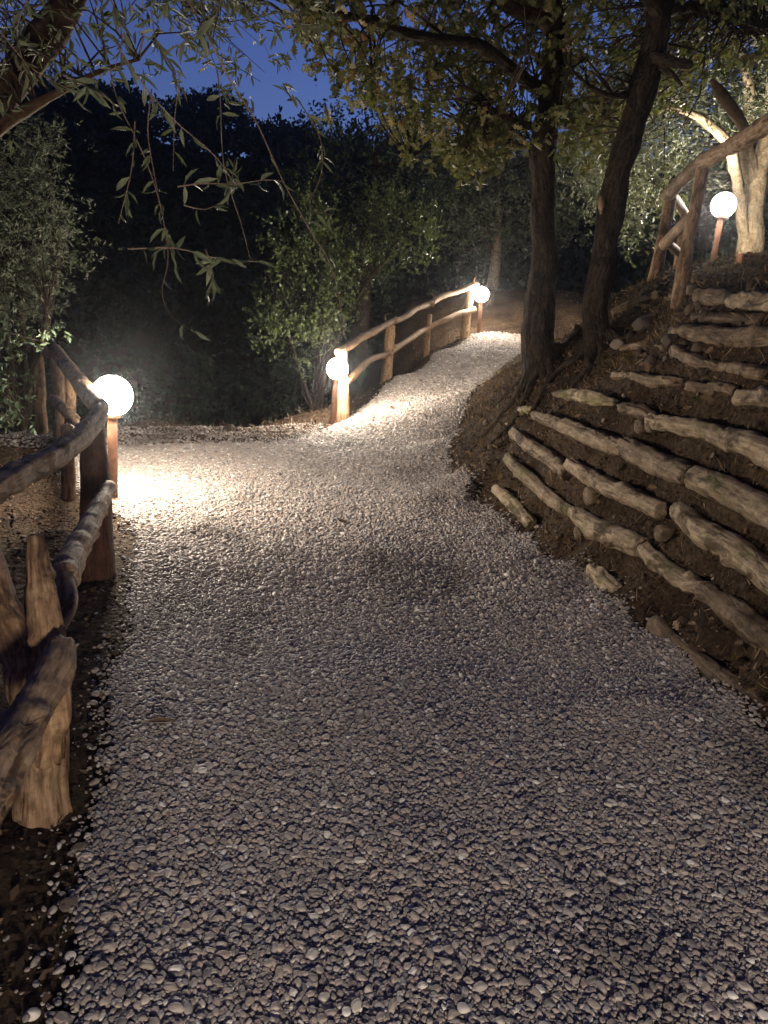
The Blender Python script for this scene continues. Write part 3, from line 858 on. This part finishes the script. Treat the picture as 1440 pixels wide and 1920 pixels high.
def crown_mesh(name, mat, centers, rad, per, leaf, wid, tpl, seed, droop=.3, flat=.6, clump=True, squash=.8):
    rng = np.random.default_rng(seed)
    centers = np.asarray(centers, float)
    rad = np.broadcast_to(np.asarray(rad, float), (len(centers),))
    P, Dd, R_ = [], [], []
    for c, r in zip(centers, rad):
        m = max(4, int(per * rng.uniform(.6, 1.4)))
        # a few sprays, each spray a short shoot with leaves along it
        ns = max(2, m // 8)
        tone = rng.normal(0, .13)
        for _ in range(ns):
            s0 = c + rng.normal(size=3) * r * [.55, .55, .55 * squash]
            sd = rng.normal(size=3) * [1, 1, .6]; sd[2] -= droop * .6; sd /= np.linalg.norm(sd)
            ln = r * rng.uniform(.5, 1.1)
            k = max(3, m // ns)
            t = rng.uniform(.1, 1, k)
            pp = s0 + sd * (t * ln)[:, None] + rng.normal(size=(k, 3)) * .008
            dd = sd * .7 + rng.normal(size=(k, 3)) * .75; dd[:, 2] -= droop * .5
            P.append(pp); Dd.append(dd); R_.append(np.clip(rng.beta(2, 2.4, k) + tone, 0, 1))
    P, Dd, R_ = np.vstack(P), np.vstack(Dd), np.concatenate(R_)
    n = len(P)
    ll = leaf * rng.uniform(.6, 1.25, n)
    V, F_, rn = leaves_data(P, Dd, ll, ll * wid, tpl, rng, flat, R_)
    if (F_[:, 2] == F_[:, 3]).any():
        # split into pure quads + tris via python list (small templates only)
        F_ = tri_fix(F_)
    return mesh_np(name, V, F_, mat, smooth=False, attrs={'rnd': rn})

def twigs_mesh(name, mat, anchors, centers, seed, r0=.012, maxn=400):
    """thin shoots from the nearest limb point out to each clump"""
    rng = np.random.default_rng(seed)
    anchors = np.asarray(anchors); parts = []
    for c in np.asarray(centers)[:maxn]:
        d = np.linalg.norm(anchors - c, axis=1) + rng.uniform(0, .3, len(anchors))
        a = anchors[np.argmin(d)]
        mid = (a + c) / 2 + rng.normal(size=3) * .12 * np.linalg.norm(a - c) + [0, 0, .05]
        parts.append(tube_data([a, mid, c], [r0, r0 * .6, r0 * .25], sides=4, step=max(.1, np.linalg.norm(a - c) / 6), seed=int(rng.integers(999)), dome=0.1))
    V, F_, tc = join(parts)
    return mesh_np(name, V, F_, mat, vecs={'tc': tc})

def sample_region(n, poly, d0, d1, rng):
    """points spread in a block of space seen through an outline between two distances"""
    poly = np.array(poly, float); out = []
    lo, hi = poly.min(0), poly.max(0)
    while len(out) < n:
        p = rng.uniform(lo, hi)
        c = False
        for i in range(len(poly)):
            a, b = poly[i], poly[(i + 1) % len(poly)]
            if (a[1] > p[1]) != (b[1] > p[1]) and p[0] < (b[0] - a[0]) * (p[1] - a[1]) / (b[1] - a[1]) + a[0]:
                c = not c
        if c:
            out.append(at(p[0], p[1], rng.uniform(d0, d1)))
    return np.array(out)

def limb(parent, mat, pts, radii, seed, name='branch', sides=14, step=None, **kw):
    P = pxs(pts)
    tube(name, mat, P, radii, parent, sides=sides, step=step or .06, seed=seed, **kw)
    return list(spline(P, 14))

# ------------------------------------------------------------------ the two oaks on the bank
rng = np.random.default_rng(5)
b1 = at(1012, 715, 7.75)
o1 = thing('oak_tree', 'left of the two dark oak trunks rising from the bank beside the path', 'oak tree', b1, 'oaks on the bank')
A = limb(o1, M['bark'], [(1018, 740, 7.75), (1012, 680, 7.75), (1008, 610, 7.7), (1020, 520, 7.7), (1014, 430, 7.7), (1018, 330, 7.65), (1022, 230, 7.6), (1036, 120, 7.55), (1046, 0, 7.5), (1060, -200, 7.5), (1050, -420, 7.4)],
         [.22, .18, .156, .142, .13, .12, .115, .11, .10, .085, .06], 100, 'trunk', 26, .035, bump=.03, bfreq=5, wob=.03, ridge=.018)
A1 = A[7:]
A1 += limb(o1, M['bark'], [(1030, 165, 7.55), (980, 140, 7.2), (925, 105, 6.9), (850, 75, 6.6), (760, 55, 6.3), (640, 42, 6.1), (545, 8, 5.9), (470, -40, 5.8)], [.07, .06, .05, .045, .038, .03, .022, .012], 101, wob=.06, bump=.012)
A1 += limb(o1, M['bark'], [(1020, 240, 7.6), (975, 232, 7.4), (925, 210, 7.2), (900, 180, 7.0), (870, 160, 6.9)], [.045, .035, .026, .02, .01], 102, wob=.03, bump=.005)
A1 += limb(o1, M['bark'], [(1038, 60, 7.5), (960, 10, 7.2), (860, -60, 7.0), (740, -120, 6.8)], [.08, .06, .045, .02], 103, wob=.06)
A1 += limb(o1, M['bark'], [(1045, 20, 7.5), (1010, -120, 6.8), (960, -260, 6.0)], [.08, .05, .02], 104, wob=.06)
A1 += limb(o1, M['bark'], [(1030, 270, 7.6), (985, 275, 8.2), (930, 270, 8.9)], [.035, .025, .012], 105, wob=.03)
for k in range(10):
    a = A1[int(rng.integers(10, len(A1)))]
    e = a + rng.normal(size=3) * [.5, .4, .25] + [-.3, 0, -.1]
    tube('branch', M['bark'], [a, (a + e) / 2 + [0, 0, .06], e], [.014, .009, .004], o1, sides=6, step=.08, wob=.03, seed=110 + k)
    A1 += [(a + e) / 2, e]
C1 = np.vstack([
    sample_region(265, [(800, -40), (1060, -40), (1050, 250), (960, 290), (870, 320), (800, 270), (740, 250), (690, 210), (720, 120), (790, 60)], 7.1, 9.4, rng),
    sample_region(34, [(560, 20), (720, 50), (730, 190), (660, 190), (600, 140)], 5.8, 7.2, rng),
    sample_region(24, [(520, -40), (800, -40), (760, 60), (600, 40)], 5.6, 7.0, rng),
    sample_region(22, [(800, 230), (960, 250), (900, 330), (840, 310)], 6.8, 7.6, rng),
    sample_region(150, [(450, -500), (1150, -500), (1150, -20), (520, -20)], 5.2, 9.0, rng)])
A1 += limb(o1, M['bark'], [(1050, -60, 7.5), (980, -420, 6.4), (860, -900, 5.6), (700, -1500, 5.2)], [.09, .07, .05, .02], 106, wob=.08)
C1 = np.vstack([C1, np.column_stack([rng.uniform(-3.2, 4.2, 560), rng.uniform(-3, 6.2, 560), rng.uniform(5.2, 8.0, 560)])])  # unseen leaf clumps added overhead, with the limb above, to block blue skylight
link('crown', crown_mesh('crown', M['oak_leaf'], C1, .20, 26, .085, .62, T_LOBE, 6), o1)
link('twig', twigs_mesh('twig', M['bark'], A1, C1, 7, .012, 440), o1, kind='stuff')
b2 = at(1118, 700, 7.4)
o2 = thing('oak_tree', 'right of the two oak trunks, leaning right with a bare scar on its bark', 'oak tree', b2, 'oaks on the bank')
A = limb(o2, M['bark'], [(1122, 720, 7.4), (1120, 670, 7.35), (1118, 590, 7.3), (1130, 480, 7.2), (1148, 370, 7.1), (1175, 260, 7.0), (1210, 140, 6.9), (1238, 20, 6.8), (1262, -120, 6.8), (1270, -350, 6.7)],
         [.175, .142, .126, .12, .116, .115, .12, .11, .095, .06], 120, 'trunk', 26, .035, bump=.028, bfreq=5, wob=.03, ridge=.018)
A2 = A[6:]
tube('scar', M['fence_pale'], pxs([(1127, 368, 7.02), (1127, 384, 7.02), (1127, 400, 7.02)]), [.012, .03, .012], o2, sides=10, step=.02, seed=121, label='pale oval scar where a branch was cut')
A2 += limb(o2, M['bark'], [(1225, 110, 6.8), (1265, 118, 6.6), (1298, 122, 6.5)], [.055, .045, .035], 122, wob=.02)
A2 += limb(o2, M['bark'], [(1240, 125, 6.75), (1262, 140, 6.6), (1278, 160, 6.5)], [.03, .022, .012], 123)
A2 += limb(o2, M['bark'], [(1180, 180, 6.9), (1140, 182, 6.8), (1095, 160, 6.7), (1060, 120, 6.6)], [.028, .022, .016, .008], 124, wob=.03)
A2 += limb(o2, M['bark'], [(1240, 0, 6.8), (1320, -60, 6.6), (1420, -160, 6.5)], [.08, .06, .03], 125, wob=.05)
A2 += limb(o2, M['bark'], [(1232, 40, 6.8), (1180, -60, 6.4), (1130, -180, 6.0)], [.07, .05, .02], 126, wob=.05)
A2 += limb(o2, M['bark'], [(1245, 20, 6.8), (1340, 10, 7.1), (1430, 60, 7.4)], [.05, .035, .015], 127, wob=.05)
C2 = np.vstack([
    sample_region(150, [(1040, -40), (1460, -40), (1460, 120), (1330, 130), (1230, 200), (1150, 200), (1050, 230)], 6.8, 9.2, rng),
    sample_region(40, [(1050, 180), (1150, 190), (1140, 290), (1060, 300)], 7.6, 9.0, rng),
    sample_region(120, [(1050, -500), (1700, -500), (1600, -20), (1050, -20)], 5.6, 9.0, rng)])
link('crown', crown_mesh('crown', M['oak_leaf'], C2, .20, 26, .08, .62, T_LOBE, 8), o2)
link('twig', twigs_mesh('twig', M['bark'], A2, C2, 9, .012), o2, kind='stuff')

# roots creeping out of the bank round both trunks
for own, (bx, by), kk in ((o1, b1[:2], 5), (o2, b2[:2], 5)):
    for k in range(kk):
        a0 = math.pi * (.75 + .3 * k) + rng.uniform(-.2, .2)
        pts = []
        for j in range(6):
            d = .1 + .13 * j; a0 += rng.uniform(-.25, .25)
            x, y = bx + d * math.cos(a0), by + d * math.sin(a0)
            pts.append((x, y, hz(x, y) + [.10, .035, .012, .01, 0, -.03][j]))
        tube('root', M['bark'], pts, [.06, .04, .03, .022, .016, .01], own, sides=9, step=.03, bump=.006, wob=.01, seed=150 + k)

# ------------------------------------------------------------------ pale olive on the bank
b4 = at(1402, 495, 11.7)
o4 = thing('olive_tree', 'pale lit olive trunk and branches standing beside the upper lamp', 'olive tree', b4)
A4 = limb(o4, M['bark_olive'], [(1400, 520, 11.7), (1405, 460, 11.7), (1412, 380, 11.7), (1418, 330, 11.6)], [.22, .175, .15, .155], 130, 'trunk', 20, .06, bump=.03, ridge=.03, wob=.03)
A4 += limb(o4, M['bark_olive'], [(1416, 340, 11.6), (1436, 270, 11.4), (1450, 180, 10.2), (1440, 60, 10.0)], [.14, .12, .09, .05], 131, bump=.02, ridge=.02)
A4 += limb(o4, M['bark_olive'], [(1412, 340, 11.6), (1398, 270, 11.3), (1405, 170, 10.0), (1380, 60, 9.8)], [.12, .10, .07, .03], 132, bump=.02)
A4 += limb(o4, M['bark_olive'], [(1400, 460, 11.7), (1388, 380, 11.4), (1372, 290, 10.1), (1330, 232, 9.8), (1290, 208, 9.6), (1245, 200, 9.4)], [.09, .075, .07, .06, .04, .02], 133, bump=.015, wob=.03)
tube('branch', M['bark_brown'], pxs([(1400, 250, 7.9), (1375, 205, 7.8), (1352, 175, 7.8), (1335, 150, 7.8)]), [.05, .07, .055, .025], o4, sides=16, step=.05, bump=.03, seed=134, label='dark gnarled branch above the rail')
C4 = np.vstack([
    sample_region(300, [(1060, 190), (1130, 100), (1250, 120), (1460, 60), (1460, 250), (1380, 250), (1340, 350), (1250, 300), (1235, 420), (1190, 460), (1160, 400), (1080, 330)], 9.0, 12.5, rng),
    sample_region(110, [(1060, -60), (1600, -60), (1600, 160), (1060, 160)], 9.2, 12.0, rng)])
C4 = C4[np.linalg.norm(C4 - (at(1345, 415, 10.0)), axis=1) > 1.25]
link('crown', crown_mesh('crown', M['olive_leaf'], C4, .30, 110, .075, .32, T_TRI, 10, droop=.2), o4)
link('twig', twigs_mesh('twig', M['bark'], A4, C4[::3], 11, .010), o4, kind='stuff')

# ------------------------------------------------------------------ shrubs and trees
def shrub(name, label, cat, base, clumps, mat, leaf, wid, tpl, per, rad, seed, bark='bark', group=None, stems=6, droop=-.2, h=None):
    t = thing(name, label, cat, base, group)
    base = np.array(base)
    clumps = np.asarray(clumps)
    anc = []
    parts = []
    rs = np.random.default_rng(seed)
    for k in range(stems):
        e = clumps[int(rs.integers(len(clumps)))]
        m = base * .5 + e * .5 + rs.normal(size=3) * .15
        L_ = np.linalg.norm(e - base)
        r = max(.012, L_ * .016)
        parts.append(tube_data([base - [0, 0, .1], m, e], [r * 1.3, r, r * .3], sides=7, step=.12, wob=.04, seed=seed + k))
        anc += list(spline([base, m, e], 8))[1:]
    V, F_, tc = join(parts)
    link('trunk', mesh_np('trunk', V, F_, M[bark], vecs={'tc': tc}), t)
    link('crown', crown_mesh('crown', M[mat], clumps, rad, per, leaf, wid, tpl, seed + 50, droop=droop), t)
    link('twig', twigs_mesh('twig', M[bark], anc, clumps, seed + 60, .008), t, kind='stuff')
    return t

# bush beside the second lamp
cl = np.vstack([sample_region(85, [(520, 420), (570, 370), (640, 400), (670, 480), (650, 600), (600, 650), (540, 700), (490, 640), (480, 560), (500, 480)], 11.8, 13.2, rng),
                sample_region(45, [(640, 420), (720, 360), (790, 400), (830, 440), (790, 490), (720, 520), (660, 560)], 12.8, 14.2, rng)])
shrub('shrub', 'bright green leafy shrub behind the lamp at the lower end of the sloping fence', 'shrub', at(590, 760, 13.2), cl, 'bush_leaf', .055, .5, T_OVAL, 95, .26, 140, stems=6, droop=-1.6)
# olive at the left
cl = np.vstack([sample_region(190, [(-60, 300), (60, 260), (90, 330), (120, 420), (140, 470), (110, 560), (60, 600), (-60, 640)], 7.6, 9.6, rng),
                sample_region(12, [(70, 230), (95, 235), (90, 300), (60, 300)], 8, 9, rng), sample_region(60, [(-300, 200), (-60, 200), (-60, 640), (-300, 640)], 7.6, 10, rng)])
shrub('olive_tree', 'grey green young olive tree behind the fence at the left edge', 'olive tree', at(40, 790, 8.9), cl, 'olive_leaf', .06, .26, T_TRI, 70, .22, 160, 'bark', stems=7)
# low shrub at the left edge
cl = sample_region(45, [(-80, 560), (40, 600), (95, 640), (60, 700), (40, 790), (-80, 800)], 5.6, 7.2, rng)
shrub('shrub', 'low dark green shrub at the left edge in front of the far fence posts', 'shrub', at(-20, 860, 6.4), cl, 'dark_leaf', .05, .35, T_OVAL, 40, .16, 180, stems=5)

def dome(cx_, cy_, cz_, rx, rz, n, rs):
    v = rs.normal(size=(n, 3)); v /= np.linalg.norm(v, axis=1)[:, None]
    r = rs.uniform(.35, 1, n) ** .5
    v = v * r[:, None] * [rx, rx, rz]
    v += .25 * rx * np.column_stack([vnoise(v, 1.2, 3), vnoise(v, 1.2, 4), vnoise(v, 1.2, 5)])
    return v + [cx_, cy_, cz_]

# darker trees in the middle distance
def mid_tree(x, y, h, rx, label, seed, mat='dark_leaf', name='tree', cat='tree', leaf=.12, n=150, group=None, bark='bark', rz=None, per=50, wid=.5):
    z = hz(x, y); rs = np.random.default_rng(seed)
    rz = rz or h * .33
    t = thing(name, label, cat, (x, y, z), group)
    B = np.array([x, y, z])
    top = B + [rs.uniform(-.3, .3), rs.uniform(-.3, .3), h - rz * .8]
    tube('trunk', M[bark], [B - [0, 0, .2], B * .5 + top * .5 + rs.normal(size=3) * .12, top], [h * .03 + .03, h * .022 + .02, .03], t, sides=12, step=.15, bump=.02, seed=seed)
    cl = dome(x, y, z + h - rz, rx, rz, n, rs)
    cl = cl[cl[:, 2] > z + .15]
    tw_ = cl[::4]
    anc = spline([B + (top - B) * .4, top], 8)
    link('crown', crown_mesh('crown', M[mat], cl, rx * .17 + .1, per, leaf, wid, T_OVAL, seed + 1, droop=.1), t)
    link('twig', twigs_mesh('twig', M[bark], anc, tw_, seed + 2, .014), t, kind='stuff')
    return t
p = at(700, 700, 17)
mid_tree(-1.0, 20.0, 7.8, 1.9, 'tall dark tree rising behind the sloping fence', 300, leaf=.09, n=220)
mid_tree(at(915, 540, 21.5)[0], at(915, 540, 21.5)[1], 5.6, 2.2, 'dim tree with a thin grey trunk behind the farthest lamp', 310, 'olive_leaf', leaf=.10, n=260, per=80, bark='bark_olive', rz=1.7, wid=.4)
mid_tree(6.2, 20.5, 5.0, 1.8, 'dark tree seen between the two oak trunks', 320, leaf=.08, n=180, rz=2)
mid_tree(7.0, 15.0, 4.6, 1.7, 'dark bushy tree right of the leaning oak trunk', 330, leaf=.08, n=200, rz=2)
mid_tree(9.2, 17.5, 6.5, 2.4, 'dark tree behind the pale olive on the bank', 340, leaf=.09, n=200, rz=2.6)
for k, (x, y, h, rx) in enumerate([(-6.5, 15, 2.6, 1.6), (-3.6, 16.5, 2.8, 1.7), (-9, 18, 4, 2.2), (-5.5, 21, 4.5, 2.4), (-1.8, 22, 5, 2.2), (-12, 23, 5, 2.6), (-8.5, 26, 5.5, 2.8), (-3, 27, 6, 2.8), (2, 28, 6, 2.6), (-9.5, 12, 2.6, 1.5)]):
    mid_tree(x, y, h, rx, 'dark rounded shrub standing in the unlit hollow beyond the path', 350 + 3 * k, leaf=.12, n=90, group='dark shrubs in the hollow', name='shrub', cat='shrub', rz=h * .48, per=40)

# far wooded hillside: one mass of foliage, with the trees on its crest as things
rs = np.random.default_rng(77)
n = 1800
P = np.column_stack([rs.uniform(-48, 48, n), rs.uniform(33, 80, n)])
z = height(P)
cl = np.column_stack([P, z + rs.uniform(.3, 3.6, n)])
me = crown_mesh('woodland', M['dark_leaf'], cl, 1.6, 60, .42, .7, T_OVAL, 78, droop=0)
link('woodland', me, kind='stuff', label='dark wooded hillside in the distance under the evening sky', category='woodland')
for k in range(16):
    x = -42 + k * 4.9 + rs.uniform(-1.5, 1.5); y = 71 + rs.uniform(-4, 4); h = rs.uniform(3.2, 5.6)
    mid_tree(x, y, h, rs.uniform(2.2, 3.4), 'black tree silhouette on the crest of the distant hill', 500 + 3 * k, leaf=.28, n=170, per=70, group='trees along the hill crest', rz=h * .42)

# ------------------------------------------------------------------ near olive limb and hanging twigs, top left
tb = np.array([-2.75, 2.6]); tz = hz(*tb)
on = thing('olive_tree', 'near tree at the top left with a leaning brown limb and long hanging twigs', 'olive tree', (tb[0], tb[1], tz))
tube('trunk', M['bark_brown'], [(tb[0], tb[1], tz - .2), (-2.7, 2.7, .8), at(-420, 330, 3.3)], [.22, .18, .15], on, sides=20, step=.05, bump=.03, seed=400, ridge=.03)
anc = [np.array(v) for v in spline([(-2.7, 2.7, .8), at(-420, 330, 3.3)], 5)]
anc += limb(on, M['bark_brown'], [(-430, 345, 3.3), (-200, 300, 3.3), (-40, 235, 3.3), (60, 110, 3.35), (115, 20, 3.4), (170, -110, 3.4), (300, -260, 3.2)], [.12, .10, .085, .075, .07, .06, .04], 401, bump=.02, wob=.03)
anc += limb(on, M['bark_brown'], [(-60, 300, 3.3), (0, 230, 3.2), (70, 180, 3.1), (170, 130, 3.0), (260, 110, 2.9)], [.03, .024, .018, .01, .005], 402, bump=.01, wob=.03)
anc += limb(on, M['bark_brown'], [(150, -80, 3.4), (260, -80, 3.0), (380, -60, 2.7), (520, -80, 2.6)], [.05, .04, .03, .015], 403, bump=.01)
TW = [[(345, -10), (400, 90), (430, 150), (480, 230), (530, 340), (580, 430), (625, 510), (650, 640)],
      [(408, 130), (414, 180), (420, 300), (438, 370), (455, 420), (470, 480)],
      [(225, 90), (270, 160), (330, 230), (400, 290), (442, 345)],
      [(205, 120), (222, 190), (270, 290), (300, 380), (316, 480), (303, 545), (322, 592), (378, 628)],
      [(338, 140), (328, 220), (325, 320)],
      [(330, 350), (380, 343), (440, 344), (500, 336), (532, 340)],
      [(252, 230), (246, 320), (222, 420)],
      [(345, 385), (390, 392), (430, 362), (440, 300)],
      [(240, 468), (330, 465), (400, 482), (485, 490)],
      [(285, 170), (278, 250), (290, 330), (310, 430), (335, 520)],
      [(560, 190), (600, 260), (602, 330), (580, 392), (625, 405)],
      [(200, -20), (230, 60), (215, 130)], [(280, -20), (290, 70), (330, 140)], [(120, 30), (200, 60), (262, 110)],
      [(420, -20), (400, 40), (330, 90)], [(60, -20), (30, 60), (50, 140)], [(0, 60), (60, 130), (150, 180)], [(120, 140), (180, 170), (222, 200)],
      [(385, 470), (400, 520), (385, 560)], [(0, 250), (-20, 320), (10, 380)]]
anc_leaf = []
lance_me = []
for k in range(6):
    Vv, Ff = T_LANCE
    Vv = Vv.copy(); Vv[:, 2] += .12 * np.sin(Vv[:, 0] * (1.5 + .3 * k)) ; Vv[:, 1] *= .15 + .02 * k
    lance_me.append(mesh_np('leaf', Vv, tri_fix(Ff), M['olive_leaf'], smooth=True, attrs={'rnd': np.full(len(Vv), .12 + .15 * k)}))
rs = np.random.default_rng(91)
nleaf = 0
bl = Vector(on.location)
for k, tw in enumerate(TW):
    D0 = 2.55 + .35 * math.sin(k * 2.1)
    P = [at(x, y, D0 + .05 * j) for j, (x, y) in enumerate(tw)]
    tube('twig', M['twig'], P, np.linspace(.0026, .001, len(P)) if k else np.linspace(.0042, .0014, len(P)), on, sides=6, step=.04, seed=420 + k, wob=.006)
    S = spline(P, 40)
    m = 15 if k not in (0, 1, 4) else 6
    for j in range(m):
        i = int(rs.integers(3, 39))
        if nleaf >= 290: break
        d = (S[min(i + 1, 39)] - S[i - 1]); d /= np.linalg.norm(d)
        v = Vector(d * .6 + rs.normal(size=3) * .55 + [0, 0, -.15])
        o = link('leaf', lance_me[int(rs.integers(6))], on, loc=Vector(S[i]) - bl)
        s = rs.uniform(.05, .085)
        o.scale = (s, s, s)
        o.rotation_euler = (Vector(v).to_track_quat('X', 'Z').to_matrix() @ Matrix.Rotation(rs.uniform(0, 6), 3, 'X')).to_euler()
        nleaf += 1
# denser leafy sprays on the same tree near the limb
C5 = np.vstack([sample_region(34, [(300, -40), (580, -40), (575, 60), (500, 160), (340, 170)], 3.0, 4.2, rs),
                sample_region(60, [(-100, -60), (140, -60), (110, 60), (40, 190), (-100, 230)], 2.7, 4.2, rs),
                sample_region(46, [(150, -60), (520, -60), (460, 60), (380, 130), (230, 130), (170, 40)], 2.6, 4.0, rs),
                sample_region(60, [(-400, -400), (600, -400), (600, -40), (-400, -40)], 2.4, 4.6, rs)])
link('crown', crown_mesh('crown', M['olive_leaf'], C5, .12, 13, .06, .22, T_LANCE, 93, droop=.3), on)
link('fine_twig', twigs_mesh('fine_twig', M['bark_brown'], anc, C5, 94, .005), on, kind='stuff')

# ------------------------------------------------------------------ ground litter
def litter(name, label, n, box, seed, mat, size, keep=None, tpl=T_TRI, wid=.5, up=.0, flat=2.5, cat='leaf litter', lift=.004):
    rs = np.random.default_rng(seed)
    P = np.column_stack([rs.uniform(box[0], box[1], n), rs.uniform(box[2], box[3], n)])
    sd = poly_sd(P)
    k = sd < -.02 + rs.exponential(.03, n) * (rs.random(n) < .1)
    P = P[k]
    dens = fbm(np.column_stack([P, P[:, :1] * 0]), 1.6, seed)
    P = P[dens > rs.uniform(-.8, .2, len(P))]
    z = height(P) + lift
    D = rs.normal(size=(len(P), 3)) * [1, 1, .35]; D[:, 2] += up
    ll = size * rs.uniform(.4, 1.4, len(P))
    V, F_, rn = leaves_data(np.column_stack([P, z]), D, ll, ll * wid, tpl, rs, flat)
    link(name, mesh_np(name, V, F_, M[mat], smooth=False, attrs={'rnd': rn}), kind='stuff', label=label, category=cat)
litter('leaf_litter', 'brown fallen leaves and bits scattered over the soil banks', 80000, (-4.5, 4.2, .5, 12), 600, 'litter', .034)
litter('dry_grass', 'thin dry grass and weeds growing on the earth bank', 15000, (.6, 3.4, 2, 12), 601, 'dry_leaf', .09, wid=.05, up=1.2, flat=0, cat='grass')
litter('weeds', 'thin brown weeds growing on the lip beyond the left bend', 2200, (-6, -.6, 9.4, 13.5), 603, 'litter', .12, wid=.06, up=1.2, flat=0, cat='weeds')
litter('dry_leaves', 'dry leaf litter on the far slope behind the top lamp', 22000, (-4, 8, 10, 22), 602, 'litter', .05)

litter('fallen_oak_leaves', 'curled brown oak leaves lying on the earth bank under the oaks', 5200, (.6, 3.6, 2, 12), 604, 'dry_leaf', .06, tpl=T_LOBE, wid=.6, flat=1.2, lift=.012)
# soil crumbs as real relief on the bank
rs = np.random.default_rng(610)
n = 16000
P = np.column_stack([rs.uniform(-3.2, 3.4, n), rs.uniform(.6, 10, n)])
P = P[poly_sd(P) < -.01]
z = height(P)
s = .007 * np.exp(rs.normal(0, .5, len(P)))
Vb, Fb = ico(0)
V = (P_ := np.column_stack([P, z + s * .2]))[:, None] + Vb[None] * s[:, None, None] * rs.uniform(.6, 1.2, (len(P), 12, 1))
F2 = (Fb[None] + (np.arange(len(P)) * 12)[:, None, None]).reshape(-1, 3)
link('soil_crumbs', mesh_np('soil_crumbs', V.reshape(-1, 3), F2, M['litter'], smooth=False, attrs={'rnd': np.repeat(rs.random(len(P)) ** 1.5, 12)}), kind='stuff', label='loose crumbs of brown earth on the banks', category='soil')

# ------------------------------------------------------------------ small things lying about
def flat_leaf(px, py, length, label, rot, mat='dry_leaf', rn=.9, wid=.3, z=None, curl=.25):
    q = onz(px, py, 0.02)
    if z is not None: q = at(px, py, z)
    Vv, Ff = T_LANCE
    Vv = Vv.copy(); Vv[:, 1] *= wid; Vv[:, 0] -= .5; Vv[:, 2] += curl * Vv[:, 0] ** 2
    me = mesh_np('fallen_leaf', Vv, tri_fix(Ff), M[mat], attrs={'rnd': np.full(len(Vv), rn)})
    o = link('fallen_leaf', me, loc=Vector((q[0], q[1], hz(q[0], q[1]) + .022)), label=label, category='leaf')
    o.scale = (length,) * 3; o.rotation_euler = (.1, .05, rot)
flat_leaf(305, 1357, .115, 'long tan dry leaf lying alone on the near left gravel', .45, rn=.85)
for k, (px, py, D) in enumerate([(790, 722, 12.4), (815, 732, 12.2), (755, 758, 11.4), (770, 790, 10.7), (735, 775, 11.1), (700, 790, 10.8), (640, 980, 5.9), (830, 745, 11.9)]):
    q = at(px, py, D)
    Vv, Ff = T_LOBE
    Vv = Vv * [1, .9, 1] - [.5, 0, 0]; Vv[:, 2] += .5 * Vv[:, 0] ** 2
    me = mesh_np('fallen_leaf', Vv, Ff, M['dry_leaf'], attrs={'rnd': np.full(len(Vv), .05)})
    o = link('fallen_leaf', me, loc=Vector((q[0], q[1], hz(q[0], q[1]) + .03)), label='small dark fallen oak leaf on the bright gravel by the sloping fence' if k != 6 else 'small dark fallen leaf alone on the middle of the path',
             category='leaf', **({'group': 'fallen leaves on the upper path'} if k != 6 else {}))
    o.scale = (.09, .09, .09); o.rotation_euler = (random.uniform(-.5, .5), random.uniform(-.5, .5), random.uniform(0, 6))
# bigger stones along the left gravel edge
SL = [(118, 1905, .022, 'small white stone at the bottom left corner of the gravel'), (60, 1895, .018, 'tiny white stone on the dark soil at bottom left'),
      (128, 1690, .026, 'smooth grey stone on the left gravel edge below the post'), (150, 1585, .026, 'grey green stone just below the forked post'),
      (160, 1600, .02, 'pale chipped stone beside the grey green one'), (350, 1880, .022, 'pale greenish pebble near the bottom edge')]
for k, (px, py, s, lb) in enumerate(SL):
    q = onz(px, py, .01)
    me = rock_mesh('stone', M['stone'] if s > .025 else M['pebble'], 700 + k, 3, (1, .8, .6), .2, 4)
    o = link('stone', me, loc=Vector((q[0], q[1], hz(q[0], q[1]) + s * .3)), label=lb, category='stone')
    o.scale = (s, s, s); o.rotation_euler = (0, 0, random.uniform(0, 6))
for k, (px, py, D, s, lb) in enumerate([(430, 788, 10.3, .09, 'pale stone on the earth lip beyond the left bend'), (1240, 745, 5.6, .07, 'bluish grey stone among the upper logs'),
                                      (1205, 620, 6.8, .12, 'rounded rock at the top left of the bank below the fence'), (1160, 640, 7.0, .09, 'small rock wedged behind the leaning oak'),
                                      (1300, 545, 6.0, .08, 'rock at the foot of the bank fence post')]):
    q = at(px, py, D)
    o = link('stone', rock_mesh('stone', M['stone'], 720 + k, 3, (1, .8, .65), .3, 6), loc=Vector((q[0], q[1], hz(q[0], q[1]) + s * .25)), label=lb, category='stone')
    o.scale = (s, s, s); o.rotation_euler = (0, .2, random.uniform(0, 6))
# hollow brick on the terrace edge
q = at(1412, 487, 6.6)
br = thing('hollow_brick', 'terracotta hollow brick lying on the edge of the bank by the upper lamp', 'brick', (q[0], q[1], hz(q[0], q[1]) + .03))
def box(c, s):
    V = [(c[0] + a * s[0], c[1] + b * s[1], c[2] + d * s[2]) for a in (-1, 1) for b in (-1, 1) for d in (-1, 1)]
    return V, [[0, 1, 3, 2], [4, 6, 7, 5], [0, 4, 5, 1], [2, 3, 7, 6], [0, 2, 6, 4], [1, 5, 7, 3]]
V, F_ = box((0, 0, 0), (.12, .06, .04)); link('body', mesh_np('body', V, F_, M['brick'], smooth=False), br, local=1)
for i in range(5):
    for j in range(2):
        V, F_ = box((-.09 + i * .045, -.06, -.018 + j * .036), (.016, .003, .012)); link('hollow', mesh_np('hollow', V, F_, M['hole'], smooth=False), br, local=1)
